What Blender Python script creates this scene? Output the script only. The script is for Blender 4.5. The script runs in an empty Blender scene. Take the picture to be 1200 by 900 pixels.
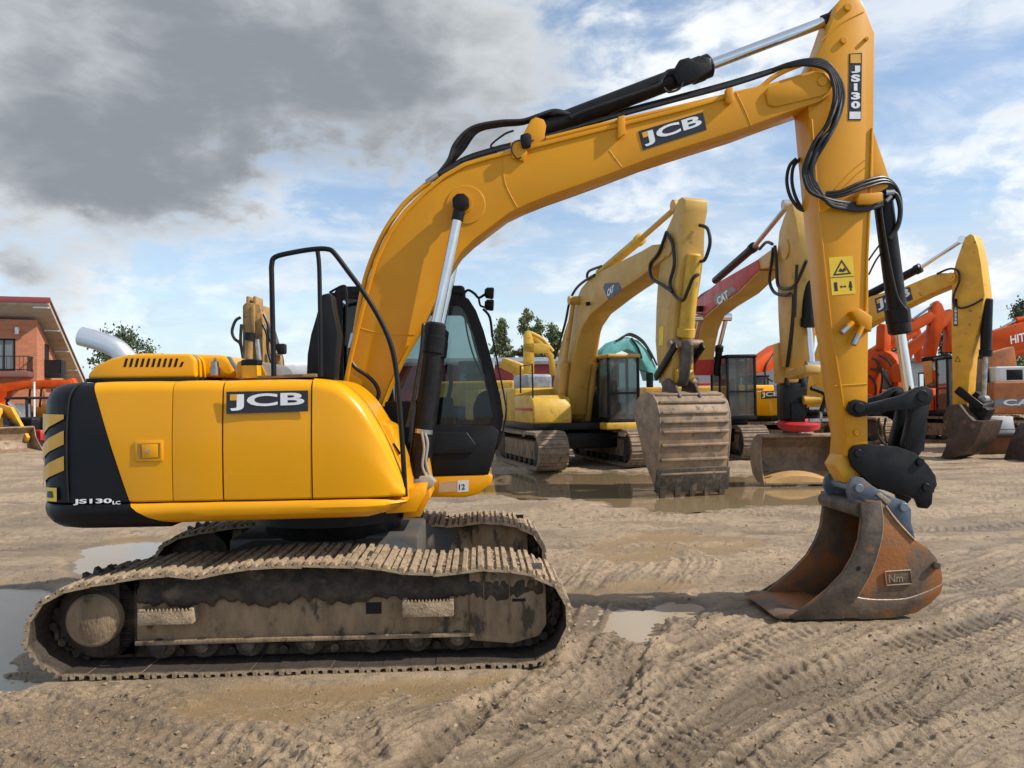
import bpy, bmesh, math, random
import numpy as np
from mathutils import Vector, Matrix, Euler
R = math.radians
random.seed(11)
scene = bpy.context.scene
COL = scene.collection

# ------------------------------------------------------------------ camera
CAM_H, FPX = 1.9, 900.0
PITCH, ROLL = math.atan(15/FPX), R(0.8)
CAM = Vector((0, 0, CAM_H))
CAMROT = (Matrix.Rotation(R(90)+PITCH, 3, 'X') @ Matrix.Rotation(-ROLL, 3, 'Z'))
cd = bpy.data.cameras.new('camera'); cam = bpy.data.objects.new('camera', cd); COL.objects.link(cam)
cam.location = CAM; cam.rotation_euler = CAMROT.to_euler()
cd.sensor_width = 36; cd.lens = FPX/1200*36; cd.clip_start = .05; cd.clip_end = 9000
scene.camera = cam

def ray(px, py):
    return CAMROT @ Vector(((px-600)/FPX, -(py-450)/FPX, -1))

class Frame:
    """local frame of a thing: x forward, y left, z up"""
    def __init__(s, X, Y, yaw=0, Z=0):
        s.o = Vector((X, Y, Z)); s.yaw = R(yaw)
        c, n = math.cos(s.yaw), math.sin(s.yaw)
        s.fx = Vector((c, n, 0)); s.fy = Vector((-n, c, 0))
    def loc(s, w):
        w = w-s.o; return Vector((w.dot(s.fx), w.dot(s.fy), w.z))
    def P(s, px, py, c=0):                       # on the vertical plane y = c
        d = ray(px, py); t = (s.o+s.fy*c-CAM).dot(s.fy)/d.dot(s.fy)
        return s.loc(CAM+d*t)
    def Q(s, px, py, x=0):                       # on the vertical plane x = const
        d = ray(px, py); t = (s.o+s.fx*x-CAM).dot(s.fx)/d.dot(s.fx)
        return s.loc(CAM+d*t)
    def H(s, px, py, z=0):                       # on the level plane z
        d = ray(px, py); t = (s.o.z+z-CAM.z)/d.z
        return s.loc(CAM+d*t)
    def poly(s, pts, c=0):
        return [(v.x, v.z) for v in (s.P(a, b, c) for a, b in pts)]
WORLD = Frame(0, 0, 0)

def spline(pts, n=8, closed=False):
    pts = [Vector(p) for p in pts]; out = []; N = len(pts)
    if N < 3 and not closed: return pts
    rng = N if closed else N-1
    for i in range(rng):
        if closed: p0, p1, p2, p3 = pts[i-1], pts[i], pts[(i+1) % N], pts[(i+2) % N]
        else: p0, p1, p2, p3 = pts[max(i-1, 0)], pts[i], pts[i+1], pts[min(i+2, N-1)]
        for k in range(n):
            t = k/n
            out.append(.5*((2*p1)+(p2-p0)*t+(2*p0-5*p1+4*p2-p3)*t*t+(3*p1-p0-3*p2+p3)*t**3))
    if not closed: out.append(pts[-1])
    return out

# ------------------------------------------------------------------ mesh building
class MB:
    def __init__(s): s.v = []; s.f = []
    def add(s, vs, fs):
        b = len(s.v); s.v += [tuple(v) for v in vs]; s.f += [tuple(b+i for i in f) for f in fs]; return s
    def addbm(s, bm, bev=0, seg=2, ang=25):
        bmesh.ops.recalc_face_normals(bm, faces=bm.faces[:])
        if bev > 0:
            es = [e for e in bm.edges if len(e.link_faces) == 2 and e.calc_face_angle(0) > R(ang)]
            bmesh.ops.bevel(bm, geom=es, offset=bev, segments=seg, profile=.5, affect='EDGES', clamp_overlap=True)
        bm.verts.index_update()
        s.add([v.co[:] for v in bm.verts], [[v.index for v in f.verts] for f in bm.faces]); bm.free(); return s
    def prism(s, poly, y0, y1, bev=0, seg=2, ang=25):        # (x,z) outline extruded along y
        bm = bmesh.new()
        a = [bm.verts.new((x, y0, z)) for x, z in poly]; b = [bm.verts.new((x, y1, z)) for x, z in poly]
        n = len(poly); bm.faces.new(a); bm.faces.new(b[::-1])
        for i in range(n): bm.faces.new((a[i], b[i], b[(i+1) % n], a[(i+1) % n]))
        return s.addbm(bm, bev, seg, ang)
    def prismx(s, poly, x0, x1, bev=0, seg=2):               # (y,z) outline extruded along x
        bm = bmesh.new()
        a = [bm.verts.new((x0, y, z)) for y, z in poly]; b = [bm.verts.new((x1, y, z)) for y, z in poly]
        n = len(poly); bm.faces.new(a); bm.faces.new(b[::-1])
        for i in range(n): bm.faces.new((a[i], b[i], b[(i+1) % n], a[(i+1) % n]))
        return s.addbm(bm, bev, seg)
    def prismz(s, poly, z0, z1, bev=0, seg=2):
        bm = bmesh.new()
        a = [bm.verts.new((x, y, z0)) for x, y in poly]; b = [bm.verts.new((x, y, z1)) for x, y in poly]
        n = len(poly); bm.faces.new(a); bm.faces.new(b[::-1])
        for i in range(n): bm.faces.new((a[i], b[i], b[(i+1) % n], a[(i+1) % n]))
        return s.addbm(bm, bev, seg)
    def box(s, x0, x1, y0, y1, z0, z1, bev=0, seg=2):
        return s.prism([(x0, z0), (x1, z0), (x1, z1), (x0, z1)], y0, y1, bev, seg)
    def bar(s, p0, p1, w, h, bev=0):                         # beam between two points, w across, h the other way
        p0, p1 = Vector(p0), Vector(p1); d = p1-p0; L = d.length; d.normalize()
        up = Vector((0, 0, 1)) if abs(d.z) < .95 else Vector((0, 1, 0))
        u = d.cross(up).normalized(); v = u.cross(d)
        bm = bmesh.new(); c = []
        for t in (0, L):
            for a, b in ((-1, -1), (1, -1), (1, 1), (-1, 1)): c.append(bm.verts.new(p0+d*t+u*a*w/2+v*b*h/2))
        for f in ((0, 1, 2, 3), (7, 6, 5, 4), (0, 4, 5, 1), (1, 5, 6, 2), (2, 6, 7, 3), (3, 7, 4, 0)): bm.faces.new([c[i] for i in f])
        return s.addbm(bm, bev)
    def tube(s, pts, r, n=10, sub=6, smooth=True, r2=None):
        pts = [Vector(p) for p in pts]
        if smooth and len(pts) > 2: pts = spline(pts, sub)
        m = len(pts); base = len(s.v); u = None
        for i, p in enumerate(pts):
            d = (pts[min(i+1, m-1)]-pts[max(i-1, 0)]).normalized()
            if u is None: u = d.orthogonal().normalized()
            u = (u-d*u.dot(d)).normalized(); w = d.cross(u)
            rr = r if r2 is None else r+(r2-r)*i/(m-1)
            for k in range(n):
                a = 2*math.pi*k/n; s.v.append(tuple(p+(u*math.cos(a)+w*math.sin(a))*rr))
        for i in range(m-1):
            for k in range(n):
                a, b = base+i*n+k, base+i*n+(k+1) % n; s.f.append((a, b, b+n, a+n))
        s.f.append(tuple(base+k for k in range(n))[::-1]); s.f.append(tuple(base+(m-1)*n+k for k in range(n)))
        return s
    def cyl(s, p0, p1, r, r2=None, n=24, bev=0):
        p0, p1 = Vector(p0), Vector(p1); d = (p1-p0); L = d.length; d.normalize(); r2 = r if r2 is None else r2
        u = d.orthogonal().normalized(); w = d.cross(u); prof = [(0, r), (L, r2)]
        if bev: prof = [(0, r-bev), (bev, r), (L-bev, r2), (L, r2-bev)]
        return s._lathe(p0, d, u, w, prof, n)
    def _lathe(s, p0, d, u, w, prof, n):
        base = len(s.v); m = len(prof)
        for t, rr in prof:
            for k in range(n):
                a = 2*math.pi*k/n; s.v.append(tuple(p0+d*t+(u*math.cos(a)+w*math.sin(a))*rr))
        for i in range(m-1):
            for k in range(n):
                a, b = base+i*n+k, base+i*n+(k+1) % n; s.f.append((a, b, b+n, a+n))
        s.f.append(tuple(base+k for k in range(n))[::-1]); s.f.append(tuple(base+(m-1)*n+k for k in range(n)))
        return s
    def lathe(s, p0, axis, prof, n=32):
        d = Vector(axis).normalized(); u = d.orthogonal().normalized()
        return s._lathe(Vector(p0), d, u, d.cross(u), prof, n)
    def loft(s, rings, caps=True):                            # rings of equal length, bridged
        base = len(s.v); n = len(rings[0]); m = len(rings)
        for r_ in rings: s.v += [tuple(p) for p in r_]
        for i in range(m-1):
            for k in range(n):
                a, b = base+i*n+k, base+i*n+(k+1) % n; s.f.append((a, b, b+n, a+n))
        if caps:
            s.f.append(tuple(base+k for k in range(n))[::-1]); s.f.append(tuple(base+(m-1)*n+k for k in range(n)))
        return s
    def mesh(s, name, mat, ang=32):
        me = bpy.data.meshes.new(name); me.from_pydata(s.v, [], s.f)
        bm = bmesh.new(); bm.from_mesh(me); bmesh.ops.recalc_face_normals(bm, faces=bm.faces[:]); bm.to_mesh(me); bm.free()
        me.polygons.foreach_set('use_smooth', [True]*len(me.polygons)); me.set_sharp_from_angle(angle=R(ang))
        if mat: me.materials.append(mat)
        return me

def obj(name, mb, mat, parent=None, label=None, ang=32):
    me = mb.mesh(name, mat, ang) if isinstance(mb, MB) else mb
    o = bpy.data.objects.new(name, me); COL.objects.link(o)
    if parent is not None: o.parent = parent
    if label: o['label'] = label
    return o
def thing(name, label, cat, fr=None, group=None):
    o = bpy.data.objects.new(name, None); COL.objects.link(o); o.empty_display_size = .3
    if fr: o.location = fr.o; o.rotation_euler = (0, 0, fr.yaw)
    o['label'] = label; o['category'] = cat
    if group: o['group'] = group
    return o
def tag(o, label, cat, group=None):
    o['label'] = label; o['category'] = cat
    if group: o['group'] = group
    return o
def kind(o, k): o['kind'] = k; return o

def lettering(name, body, o, u, v, mat, parent, bold=.02, depth=.003, label=None):
    """raised letters filling the box with corner o and edges u (reading direction) and v (up)"""
    cu = bpy.data.curves.new(name, 'FONT'); cu.body = body; cu.offset = bold; cu.extrude = .02; cu.resolution_u = 4
    t = bpy.data.objects.new(name, cu); COL.objects.link(t)
    bpy.context.view_layer.update()
    me = bpy.data.meshes.new_from_object(t.evaluated_get(bpy.context.evaluated_depsgraph_get()))
    bpy.data.objects.remove(t); bpy.data.curves.remove(cu)
    o, u, v = Vector(o), Vector(u), Vector(v); n = u.cross(v).normalized()
    co = [x.co.copy() for x in me.vertices]
    x0, x1 = min(c.x for c in co), max(c.x for c in co); y0, y1 = min(c.y for c in co), max(c.y for c in co)
    for x, c in zip(me.vertices, co):
        x.co = o+u*((c.x-x0)/(x1-x0))+v*((c.y-y0)/(y1-y0))+n*((c.z+.02)/.04*depth)
    me.materials.clear(); me.materials.append(mat)
    return obj(name, me, None, parent, label)

def plate_px(F, pts, c, th=.004):          # thin sheet lying proud of the face y = c
    return MB().prism(F.poly(pts, c), c-th, c+.002)

# ------------------------------------------------------------------ materials
def nodes(m):
    m.use_nodes = True; nt = m.node_tree; return nt, nt.nodes, nt.links
def M(name, col, rough=.5, metal=0, col2=None, scale=6, var=.5, bump=0, bscale=40, coat=0, spec=.5, detail=6, contrast=(.35, .65), col3=None, scale3=2.0, rough2=None, stretch=(1, 1, 1), cut3=(.55, .7)):
    m = bpy.data.materials.new(name); nt, N, L = nodes(m); p = N['Principled BSDF']
    p.inputs['Base Color'].default_value = (*col, 1); p.inputs['Roughness'].default_value = rough; p.inputs['Metallic'].default_value = metal
    p.inputs['Coat Weight'].default_value = coat; p.inputs['Coat Roughness'].default_value = .12; p.inputs['Specular IOR Level'].default_value = spec
    tc = N.new('ShaderNodeTexCoord'); mp = N.new('ShaderNodeMapping'); mp.inputs['Scale'].default_value = stretch; L.new(tc.outputs['Object'], mp.inputs['Vector'])
    def noise(sc, det=detail):
        n = N.new('ShaderNodeTexNoise'); n.inputs['Scale'].default_value = sc; n.inputs['Detail'].default_value = det; n.inputs['Roughness'].default_value = .62
        L.new(mp.outputs[0], n.inputs['Vector']); return n
    def ramp(src, a, b):
        r_ = N.new('ShaderNodeMapRange'); r_.inputs['From Min'].default_value = a; r_.inputs['From Max'].default_value = b; r_.interpolation_type = 'SMOOTHSTEP'
        L.new(src, r_.inputs['Value']); return r_.outputs[0]
    cur = None
    if col2 is None: col2 = tuple(c*(1-.25*var) for c in col)
    n1 = noise(scale); f1 = ramp(n1.outputs['Fac'], *contrast)
    mx = N.new('ShaderNodeMix'); mx.data_type = 'RGBA'; L.new(f1, mx.inputs['Factor']); mx.inputs['A'].default_value = (*col, 1); mx.inputs['B'].default_value = (*col2, 1); cur = mx.outputs['Result']
    if col3:
        n3 = noise(scale3, 8); f3 = ramp(n3.outputs['Fac'], *cut3)
        m3 = N.new('ShaderNodeMix'); m3.data_type = 'RGBA'; L.new(f3, m3.inputs['Factor']); L.new(cur, m3.inputs['A']); m3.inputs['B'].default_value = (*col3, 1); cur = m3.outputs['Result']
    L.new(cur, p.inputs['Base Color'])
    rr = N.new('ShaderNodeMapRange'); L.new(n1.outputs['Fac'], rr.inputs['Value']); rr.inputs['From Min'].default_value = .3; rr.inputs['From Max'].default_value = .7
    rr.inputs['To Min'].default_value = max(rough-.06, .02); rr.inputs['To Max'].default_value = rough2 if rough2 else min(rough+.1, 1); L.new(rr.outputs[0], p.inputs['Roughness'])
    if bump:
        nb = noise(bscale, 8); b = N.new('ShaderNodeBump'); b.inputs['Strength'].default_value = bump; b.inputs['Distance'].default_value = .02
        L.new(nb.outputs['Fac'], b.inputs['Height']); L.new(b.outputs[0], p.inputs['Normal'])
    return m
def glass(name, tint=(.72, .82, .8), refl=1.0, dirt=.0):
    m = bpy.data.materials.new(name); nt, N, L = nodes(m); N.remove(N['Principled BSDF']); out = N['Material Output']
    t = N.new('ShaderNodeBsdfTransparent'); t.inputs[0].default_value = (*tint, 1)
    g = N.new('ShaderNodeBsdfGlossy'); g.inputs['Roughness'].default_value = .03; g.inputs['Color'].default_value = (refl, refl, refl, 1)
    fr = N.new('ShaderNodeFresnel'); fr.inputs[0].default_value = 1.5
    mx = N.new('ShaderNodeMixShader'); L.new(fr.outputs[0], mx.inputs[0]); L.new(t.outputs[0], mx.inputs[1]); L.new(g.outputs[0], mx.inputs[2]); last = mx.outputs[0]
    if dirt:
        d = N.new('ShaderNodeBsdfDiffuse'); d.inputs[0].default_value = (.35, .33, .28, 1)
        n = N.new('ShaderNodeTexNoise'); n.inputs['Scale'].default_value = 4; n.inputs['Detail'].default_value = 6
        mm = N.new('ShaderNodeMath'); mm.operation = 'MULTIPLY'; L.new(n.outputs[0], mm.inputs[0]); mm.inputs[1].default_value = dirt
        m2 = N.new('ShaderNodeMixShader'); L.new(mm.outputs[0], m2.inputs[0]); L.new(last, m2.inputs[1]); L.new(d.outputs[0], m2.inputs[2]); last = m2.outputs[0]
    L.new(last, out.inputs[0]); return m

YEL = M('yellow paint', (.72, .315, .001), .30, col2=(.69, .295, .001), scale=1.4, coat=.28, bump=.012, bscale=5, spec=.22)
YELB = M('boom yellow paint', (.62, .265, .003), .40, col2=(.58, .243, .003), scale=2.0, coat=.15, bump=.02, bscale=9, spec=.25)
YELW = M('worn yellow paint', (.72, .36, .015), .45, col2=(.6, .29, .02), scale=3, col3=(.2, .1, .04), scale3=5, cut3=(.62, .7), bump=.05)
BLK = M('black paint', (.006, .0065, .009), .42, col2=(.009, .009, .011), scale=3, bump=.02, bscale=30, spec=.2)
BLKM = M('satin black steel', (.006, .006, .007), .42, col2=(.012, .0105, .01), spec=.2, scale=9, bump=.06, bscale=25)
DARK = M('shadow black rubber', (.007, .007, .008), .65, col2=(.012, .011, .011), scale=8, spec=.25)
HOSE = M('black hose rubber', (.009, .009, .0095), .4, col2=(.018, .016, .015), scale=14, spec=.4)
PLAST = M('dark plastic trim', (.007, .0075, .009), .48, col2=(.011, .0115, .013), spec=.2, scale=4, bump=.05, bscale=120)
CHROME = M('polished chrome rod', (.75, .75, .76), .09, 1, col2=(.68, .67, .66), scale=3)
STEEL = M('bare steel', (.46, .45, .43), .35, 1, col2=(.3, .28, .26), scale=8)
ALU = M('silver exhaust pipe', (.72, .73, .75), .42, .9, col2=(.68, .69, .71), scale=2)
GLASS = glass('cab window glass', (.48, .57, .57))
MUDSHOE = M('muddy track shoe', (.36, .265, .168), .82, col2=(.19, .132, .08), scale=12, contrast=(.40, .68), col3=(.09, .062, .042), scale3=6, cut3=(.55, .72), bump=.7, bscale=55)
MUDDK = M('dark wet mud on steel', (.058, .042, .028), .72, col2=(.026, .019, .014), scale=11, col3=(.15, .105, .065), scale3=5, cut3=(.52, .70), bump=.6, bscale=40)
MUDFR = M('dried mud on track frame', (.29, .205, .122), .85, col2=(.165, .112, .066), scale=5, contrast=(.3, .7), col3=(.06, .044, .03), scale3=6, cut3=(.54, .66), bump=.6, bscale=38, stretch=(1.3, 1.3, .6))
RUST = M('rusty worn bucket steel', (.15, .095, .055), .58, .2, col2=(.085, .06, .042), scale=7, col3=(.27, .092, .018), scale3=2.1, cut3=(.42, .58), bump=.3, bscale=30)
RUSTD = M('dark scraped bucket steel', (.10, .075, .055), .55, .3, col2=(.05, .038, .03), scale=6, col3=(.21, .10, .035), scale3=3, cut3=(.6, .7), bump=.25, bscale=30)
WELD = M('weld bead', (.34, .26, .18), .5, .4, scale=20, bump=.3)
BLUE = M('scuffed blue paint', (.035, .068, .115), .5, col2=(.10, .12, .14), scale=7, col3=(.16, .11, .08), scale3=6, cut3=(.56, .68), bump=.15)
WHITE = M('white lettering', (.78, .79, .8), .4, scale=5)
DECAL = M('black decal film', (.014, .015, .022), .3, scale=5)
AMBER = M('amber decal patch', (.72, .36, .03), .4, scale=5)
WARN = M('yellow warning sticker', (.8, .52, .02), .4, scale=5)
PAPER = M('white sticker', (.7, .72, .74), .4, col2=(.55, .6, .66), scale=60)
BROWNCYL = M('muddy cylinder tube', (.20, .10, .04), .45, .2, col2=(.06, .04, .03), scale=6)
GREENG = M('dark green interior', (.02, .035, .035), .5, scale=4)
# ================================================================== the near excavator
F = Frame(-1.54, 6.62, 2.5)
ex = thing('excavator', 'large clean yellow excavator with black counterweight, nearest of all the machines', 'excavator', F)
P = F.P

# ---------------- crawler tracks
YT = -1.345; SW = .70
tp = [(75,790),(120,794),(215,796),(330,794),(460,789),(560,785),(615,781),(643,771),(659,752),(667,725),(664,702),(654,684),(634,670),
      (595,660),(559,658),(535,662),(487,664),(421,655),(360,654),(285,658),(225,669),(192,665),(120,675),(82,682),(53,697),(37,715),(29,742),(36,768),(53,784)]
loop = [Vector((v.x, 0, v.z)) for v in (P(a, b, YT) for a, b in tp)]
xm_ = sum(v.x for v in loop)/len(loop)
for v in loop: v.x = xm_+(v.x-xm_)*1.022
zb = sum(v.z for v in loop[:7])/7
for i, v in enumerate(loop):
    v.z -= zb
    if i < 7: v.z = v.z*.25
    v.z += .015
def resample(pl, n):
    pl = spline(pl, 10, True); L = [0]
    for i in range(len(pl)): L.append(L[-1]+(pl[(i+1) % len(pl)]-pl[i]).length)
    out = []
    for k in range(n):
        s = L[-1]*k/n; i = max(j for j in range(len(pl)) if L[j] <= s)
        t = (s-L[i])/max(L[i+1]-L[i], 1e-6); out.append(pl[i].lerp(pl[(i+1) % len(pl)], t))
    return out, L[-1]
NS = 46
def shoe_mesh(seed, pitch):
    rnd = random.Random(seed); mb = MB(); h = pitch/2
    # cross-section in (x,z), swept over the width in steps with a little wear and mud
    prof = [(-h+.004, -.052), (h+.012, -.052), (h+.012, -.040), (h-.012, -.034), (h-.014, -.010), (h-.042, -.010), (h-.047, -.034), (.018, -.034), (.013, -.014), (-.013, -.014), (-.018, -.034),
            (-h+.062, -.034), (-h+.057, -.008), (-h+.029, -.008), (-h+.024, -.036), (-h+.004, -.040)]
    ys = [-SW/2+SW*i/9 for i in range(10)]; rings = []
    for y in ys:
        rings.append([(x+rnd.uniform(-.0015, .0015), y, z+(rnd.uniform(-.004, .003) if z > -.035 else 0)) for x, z in prof])
    mb.loft(rings)
    for _ in range(7):                                            # clods of mud stuck between the bars
        x, y = rnd.choice((-.03, .03))*1.0, rnd.uniform(-.3, .3); r_ = rnd.uniform(.012, .026)
        mb.lathe((x, y, -.04), (rnd.uniform(-.2, .2), rnd.uniform(-.2, .2), 1), [(0, r_), (r_*.5, r_*.8), (r_*.8, r_*.3)], 7)
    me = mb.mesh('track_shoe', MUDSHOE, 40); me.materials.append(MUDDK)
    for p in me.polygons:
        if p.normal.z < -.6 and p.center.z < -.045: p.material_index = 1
    return me
pts, per = resample(loop, NS)
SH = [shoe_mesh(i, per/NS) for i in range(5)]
def crawler(dy, sgn):
    """sgn -1: near (right) side"""
    yc = dy+sgn*(abs(YT)-SW/2)
    ch = MB()
    for i in range(NS):
        a, b = pts[i], pts[(i+1) % NS]; d = (b-a).normalized(); n = Vector((-d.z, 0, d.x)); m = (a+b)/2
        inn = Vector((d.z, 0, -d.x)) if False else n
        # inward normal points to the loop centre
        c = Vector((0, 0, .42))
        if (c-m).dot(inn) < 0: inn = -inn
        for s in (-.075, .075):
            p0 = a+inn*.112+Vector((0, yc+s, 0)); p1 = b+inn*.112+Vector((0, yc+s, 0))
            ch.bar(p0, p1+d*.03, .034, .085, .012)
        q = a+inn*.118; ch.cyl((q.x, yc-.13, q.z), (q.x, yc+.13, q.z), .03, n=10)
    cho = obj('track_chain', ch, MUDDK, ex)
    for i in range(NS):
        a, b = pts[i], pts[(i+1) % NS]; d = (b-a).normalized(); m = (a+b)/2
        inn = Vector((-d.z, 0, d.x))
        if (Vector((0, 0, .42))-m).dot(inn) < 0: inn = -inn
        out = -inn
        X = d; Z = out; Yv = Z.cross(X)
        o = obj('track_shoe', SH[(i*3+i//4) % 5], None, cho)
        rnd = random.Random(i+int(dy*10))
        mt = Matrix(((X.x, Yv.x, Z.x, m.x), (X.y, Yv.y, Z.y, yc), (X.z, Yv.z, Z.z, m.z), (0, 0, 0, 1)))
        o.matrix_local = mt @ Matrix.Rotation(rnd.uniform(-.05, .05), 4, 'Y') @ Matrix.Translation((0, rnd.uniform(-.006, .006), rnd.uniform(-.004, .004)))
    return yc
def frame_side(dy, sgn):
    def y(v): return dy+sgn*v                                     # v: distance outwards from the machine's middle
    x0, x1 = P(160,752,-1.2).x, P(556,740,-1.2).x
    zl = P(350,746,-1.2).z-zb+.015
    sec = [(1.2, zl), (1.2, zl+.28), (1.14, zl+.47), (.93, zl+.47), (.80, zl+.24), (.80, zl)]
    fb = MB().prismx([(y(a), z) for a, z in sec], x0, x1, .012)
    fb.box(x0, x1, min(y(1.2), y(1.235)), max(y(1.2), y(1.235)), zl-.01, zl+.02, .006)
    fr = obj('track_frame', fb, MUDFR, ex)
    rc = random.Random(31+int(sgn)); n = 120                            # dark uneven layer with ragged lower edge over the frame's upper half
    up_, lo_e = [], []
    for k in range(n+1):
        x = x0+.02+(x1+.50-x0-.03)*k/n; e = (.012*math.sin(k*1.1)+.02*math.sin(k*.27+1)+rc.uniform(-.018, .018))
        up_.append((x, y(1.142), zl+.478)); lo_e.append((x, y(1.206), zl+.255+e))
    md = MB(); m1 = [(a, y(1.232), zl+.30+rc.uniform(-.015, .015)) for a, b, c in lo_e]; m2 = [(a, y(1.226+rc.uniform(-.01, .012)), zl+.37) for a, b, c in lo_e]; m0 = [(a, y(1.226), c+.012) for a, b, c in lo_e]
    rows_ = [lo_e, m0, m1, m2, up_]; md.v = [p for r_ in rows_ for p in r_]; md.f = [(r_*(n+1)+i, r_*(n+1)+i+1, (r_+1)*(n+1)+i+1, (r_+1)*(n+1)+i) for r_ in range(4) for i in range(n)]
    obj('dark_upper_layer', md, MUDDK, fr, ang=180)
    # idler guard plate at the front
    gx0, gx1 = P(550,700,-1.22).x, P(640,700,-1.22).x
    g = MB().prism([(gx0, zl-.04), (gx0+.3, zl-.07), (gx1-.05, zl-.02), (gx1, zl+.06), (gx1, zl+.40), (gx1-.03, zl+.44), (gx0, zl+.44)], min(y(.80), y(1.225)), max(y(.80), y(1.225)), .014)
    g.box(gx0+.28, gx0+.285, min(y(1.22), y(1.235)), max(y(1.22), y(1.235)), zl+.0, zl+.4)
    g.box(gx0+.1, gx0+.105, min(y(1.22), y(1.235)), max(y(1.22), y(1.235)), zl+.0, zl+.4)
    go = obj('idler_guard', g, MUDFR, fr)
    sl = MB().box(gx0+.3, gx0+.40, min(y(1.2), y(1.2275)), max(y(1.2), y(1.2275)), zl+.225, zl+.25, .006)
    obj('grease_slot', sl, DARK, fr)
    xi, zi = max(v.x for v in loop)-.44, .40
    yy = sorted((y(.9), y(1.1)))
    idl = MB().lathe((xi, yy[0], zi), (0, 1, 0), [(0, .15), (.0, .26), (.05, .27), (.05, .305), (.15, .305), (.15, .27), (.2, .26), (.2, .15)], 40)
    obj('idler_wheel', idl, MUDDK, fr)
    # sprocket with final drive
    xs, zs = P(108,725,-1.25).x, P(108,725,-1.25).z-zb+.015
    sp = MB(); a = []
    for k in range(44):
        t = 2*math.pi*k/44; rr = .335 if k % 2 else .275
        a.append((xs+rr*math.cos(t), zs+rr*math.sin(t)))
    yy = sorted((y(.96), y(1.03))); sp.prism(a, yy[0], yy[1], .008)
    obj('sprocket', sp, MUDDK, fr)
    hb = MB().lathe((xs, y(.8), zs), (0, sgn, 0), [(0, .27), (.25, .27), (.27, .29), (.34, .285), (.36, .25), (.37, .2), (.37, .185)], 40)
    obj('final_drive', hb, MUDDK, fr)
    obj('drive_hub', MB().lathe((xs, y(1.16), zs), (0, sgn, 0), [(0, .184), (.085, .182), (.10, .165), (.102, .14), (.108, .13), (.110, .02)], 40), MUDFR, fr)
    # drive guard ring between sprocket and frame
    gd = MB(); ring = []
    for k in range(-14, 15):
        t = R(k*7.5); ring.append((xs+.31*math.cos(t), zs+.31*math.sin(t)))
    gd.prism([(xs+.24, zs-.25)]+[(xs+.31*math.cos(R(t)), zs+.31*math.sin(R(t))) for t in range(-55, 56, 11)]+[(xs+.24, zs+.25)], *sorted((y(.85), y(1.17))), .01)
    obj('drive_guard', gd, MUDDK, fr)
    # bottom rollers and one carrier roller
    for px in (187,237,291,362,436,488,536):
        v = P(px, 752, -1.2); zr = zl-.022
        ro = MB().lathe((v.x, y(.84), zr), (0, sgn, 0), [(0, .09), (.06, .115), (.1, .085), (.25, .085), (.28, .115), (.33, .1), (.34, .055), (.385, .05), (.39, .02)], 24)
        obj('track_roller', ro, MUDDK, fr)
    for px in (428,):
        v = P(px, 668, -1.1)
        cr = MB().lathe((v.x, y(.86), .70), (0, sgn, 0), [(0, .06), (.05, .075), (.2, .075), (.24, .06), (.30, .055), (.31, .01)], 24)
        obj('carrier_roller', cr, MUDDK, fr)
    # step brackets bolted on the outside
    for pa, pb, z0, z1 in ((168,231,729,711), (473,532,720,700)):
        a, b = P(pa, z0, -1.22), P(pb, z1, -1.22); za, zz = P((pa+pb)/2, z0, -1.3).z-zb+.015, P((pa+pb)/2, z1, -1.3).z-zb+.015
        st = MB()
        y0, y1 = y(1.2), y(1.315)
        st.box(a.x, b.x, *sorted((y(1.30), y1)), za, zz-.02, .004)
        st.box(a.x, a.x+.03, *sorted((y0, y(1.30))), za, zz, .004); st.box(b.x-.03, b.x, *sorted((y0, y(1.30))), za, zz, .004)
        n = 12
        for k in range(n):                                        # saw-toothed tread edge
            xx = a.x+.03+(b.x-a.x-.06)*k/n; w = (b.x-a.x-.06)/n
            st.prism([(xx, zz-.02), (xx+w, zz-.02), (xx+w*.5, zz+.004)], *sorted((y(1.302), y(1.313))))
        obj('step_bracket', st, MUDSHOE, fr)
    h0, h1 = P(429,717,-1.2), P(447,703,-1.2)
    obj('inspection_hole', MB().box(h0.x, h1.x, *sorted((y(1.19), y(1.203))), h0.z-zb+.015, h1.z-zb+.015), DARK, fr)
    return zl
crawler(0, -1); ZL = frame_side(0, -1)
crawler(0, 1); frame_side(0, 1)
# centre of the undercarriage
cb = MB().prismz([(-.75, -.45), (.75, -.45), (.75, .45), (-.75, .45)], .46, .80, .03)
for sx in (-1, 1):
    for sy in (-1, 1):
        cb.loft([[(sx*.35-.16, sy*.4, .48), (sx*.35+.16, sy*.4, .48), (sx*.35+.16, sy*.4, .8), (sx*.35-.16, sy*.4, .8)],
                 [(sx*.8-.22, sy*.85, .36), (sx*.8+.22, sy*.85, .36), (sx*.8+.22, sy*.85, .62), (sx*.8-.22, sy*.85, .62)]])
obj('car_body', cb, M('grey dusty frame paint', (.05, .054, .06), .6, col2=(.08, .066, .05), scale=5, bump=.1), ex)
obj('slew_ring', MB().lathe((0, 0, .78), (0, 0, 1), [(0, .55), (.1, .58), (.12, .66), (.25, .66), (.27, .6)], 48), BLKM, ex)

# ---------------- upper structure
YO = -1.24
zt_of = lambda a, b: P(a, b, YO).z
Z_SEAM = .5*(P(150,591,YO).z+P(450,583,YO).z)
ZTOP = .5*(P(110,448,YO).z+P(365,443,YO).z)
Z_BOT = P(250,613,YO+.05).z
deck = MB().box(-1.75, .55, -1.13, 1.18, Z_BOT+.02, Z_BOT+.12, .01)
obj('slew_platform', deck, BLKM, ex)
core = MB().box(-1.55, .08, -1.17, -.32, Z_BOT+.1, ZTOP-.06); core.box(-1.55, -.62, -.32, 1.17, Z_BOT+.1, ZTOP-.03)
obj('inner_bulkhead', core, DARK, ex)

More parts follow.
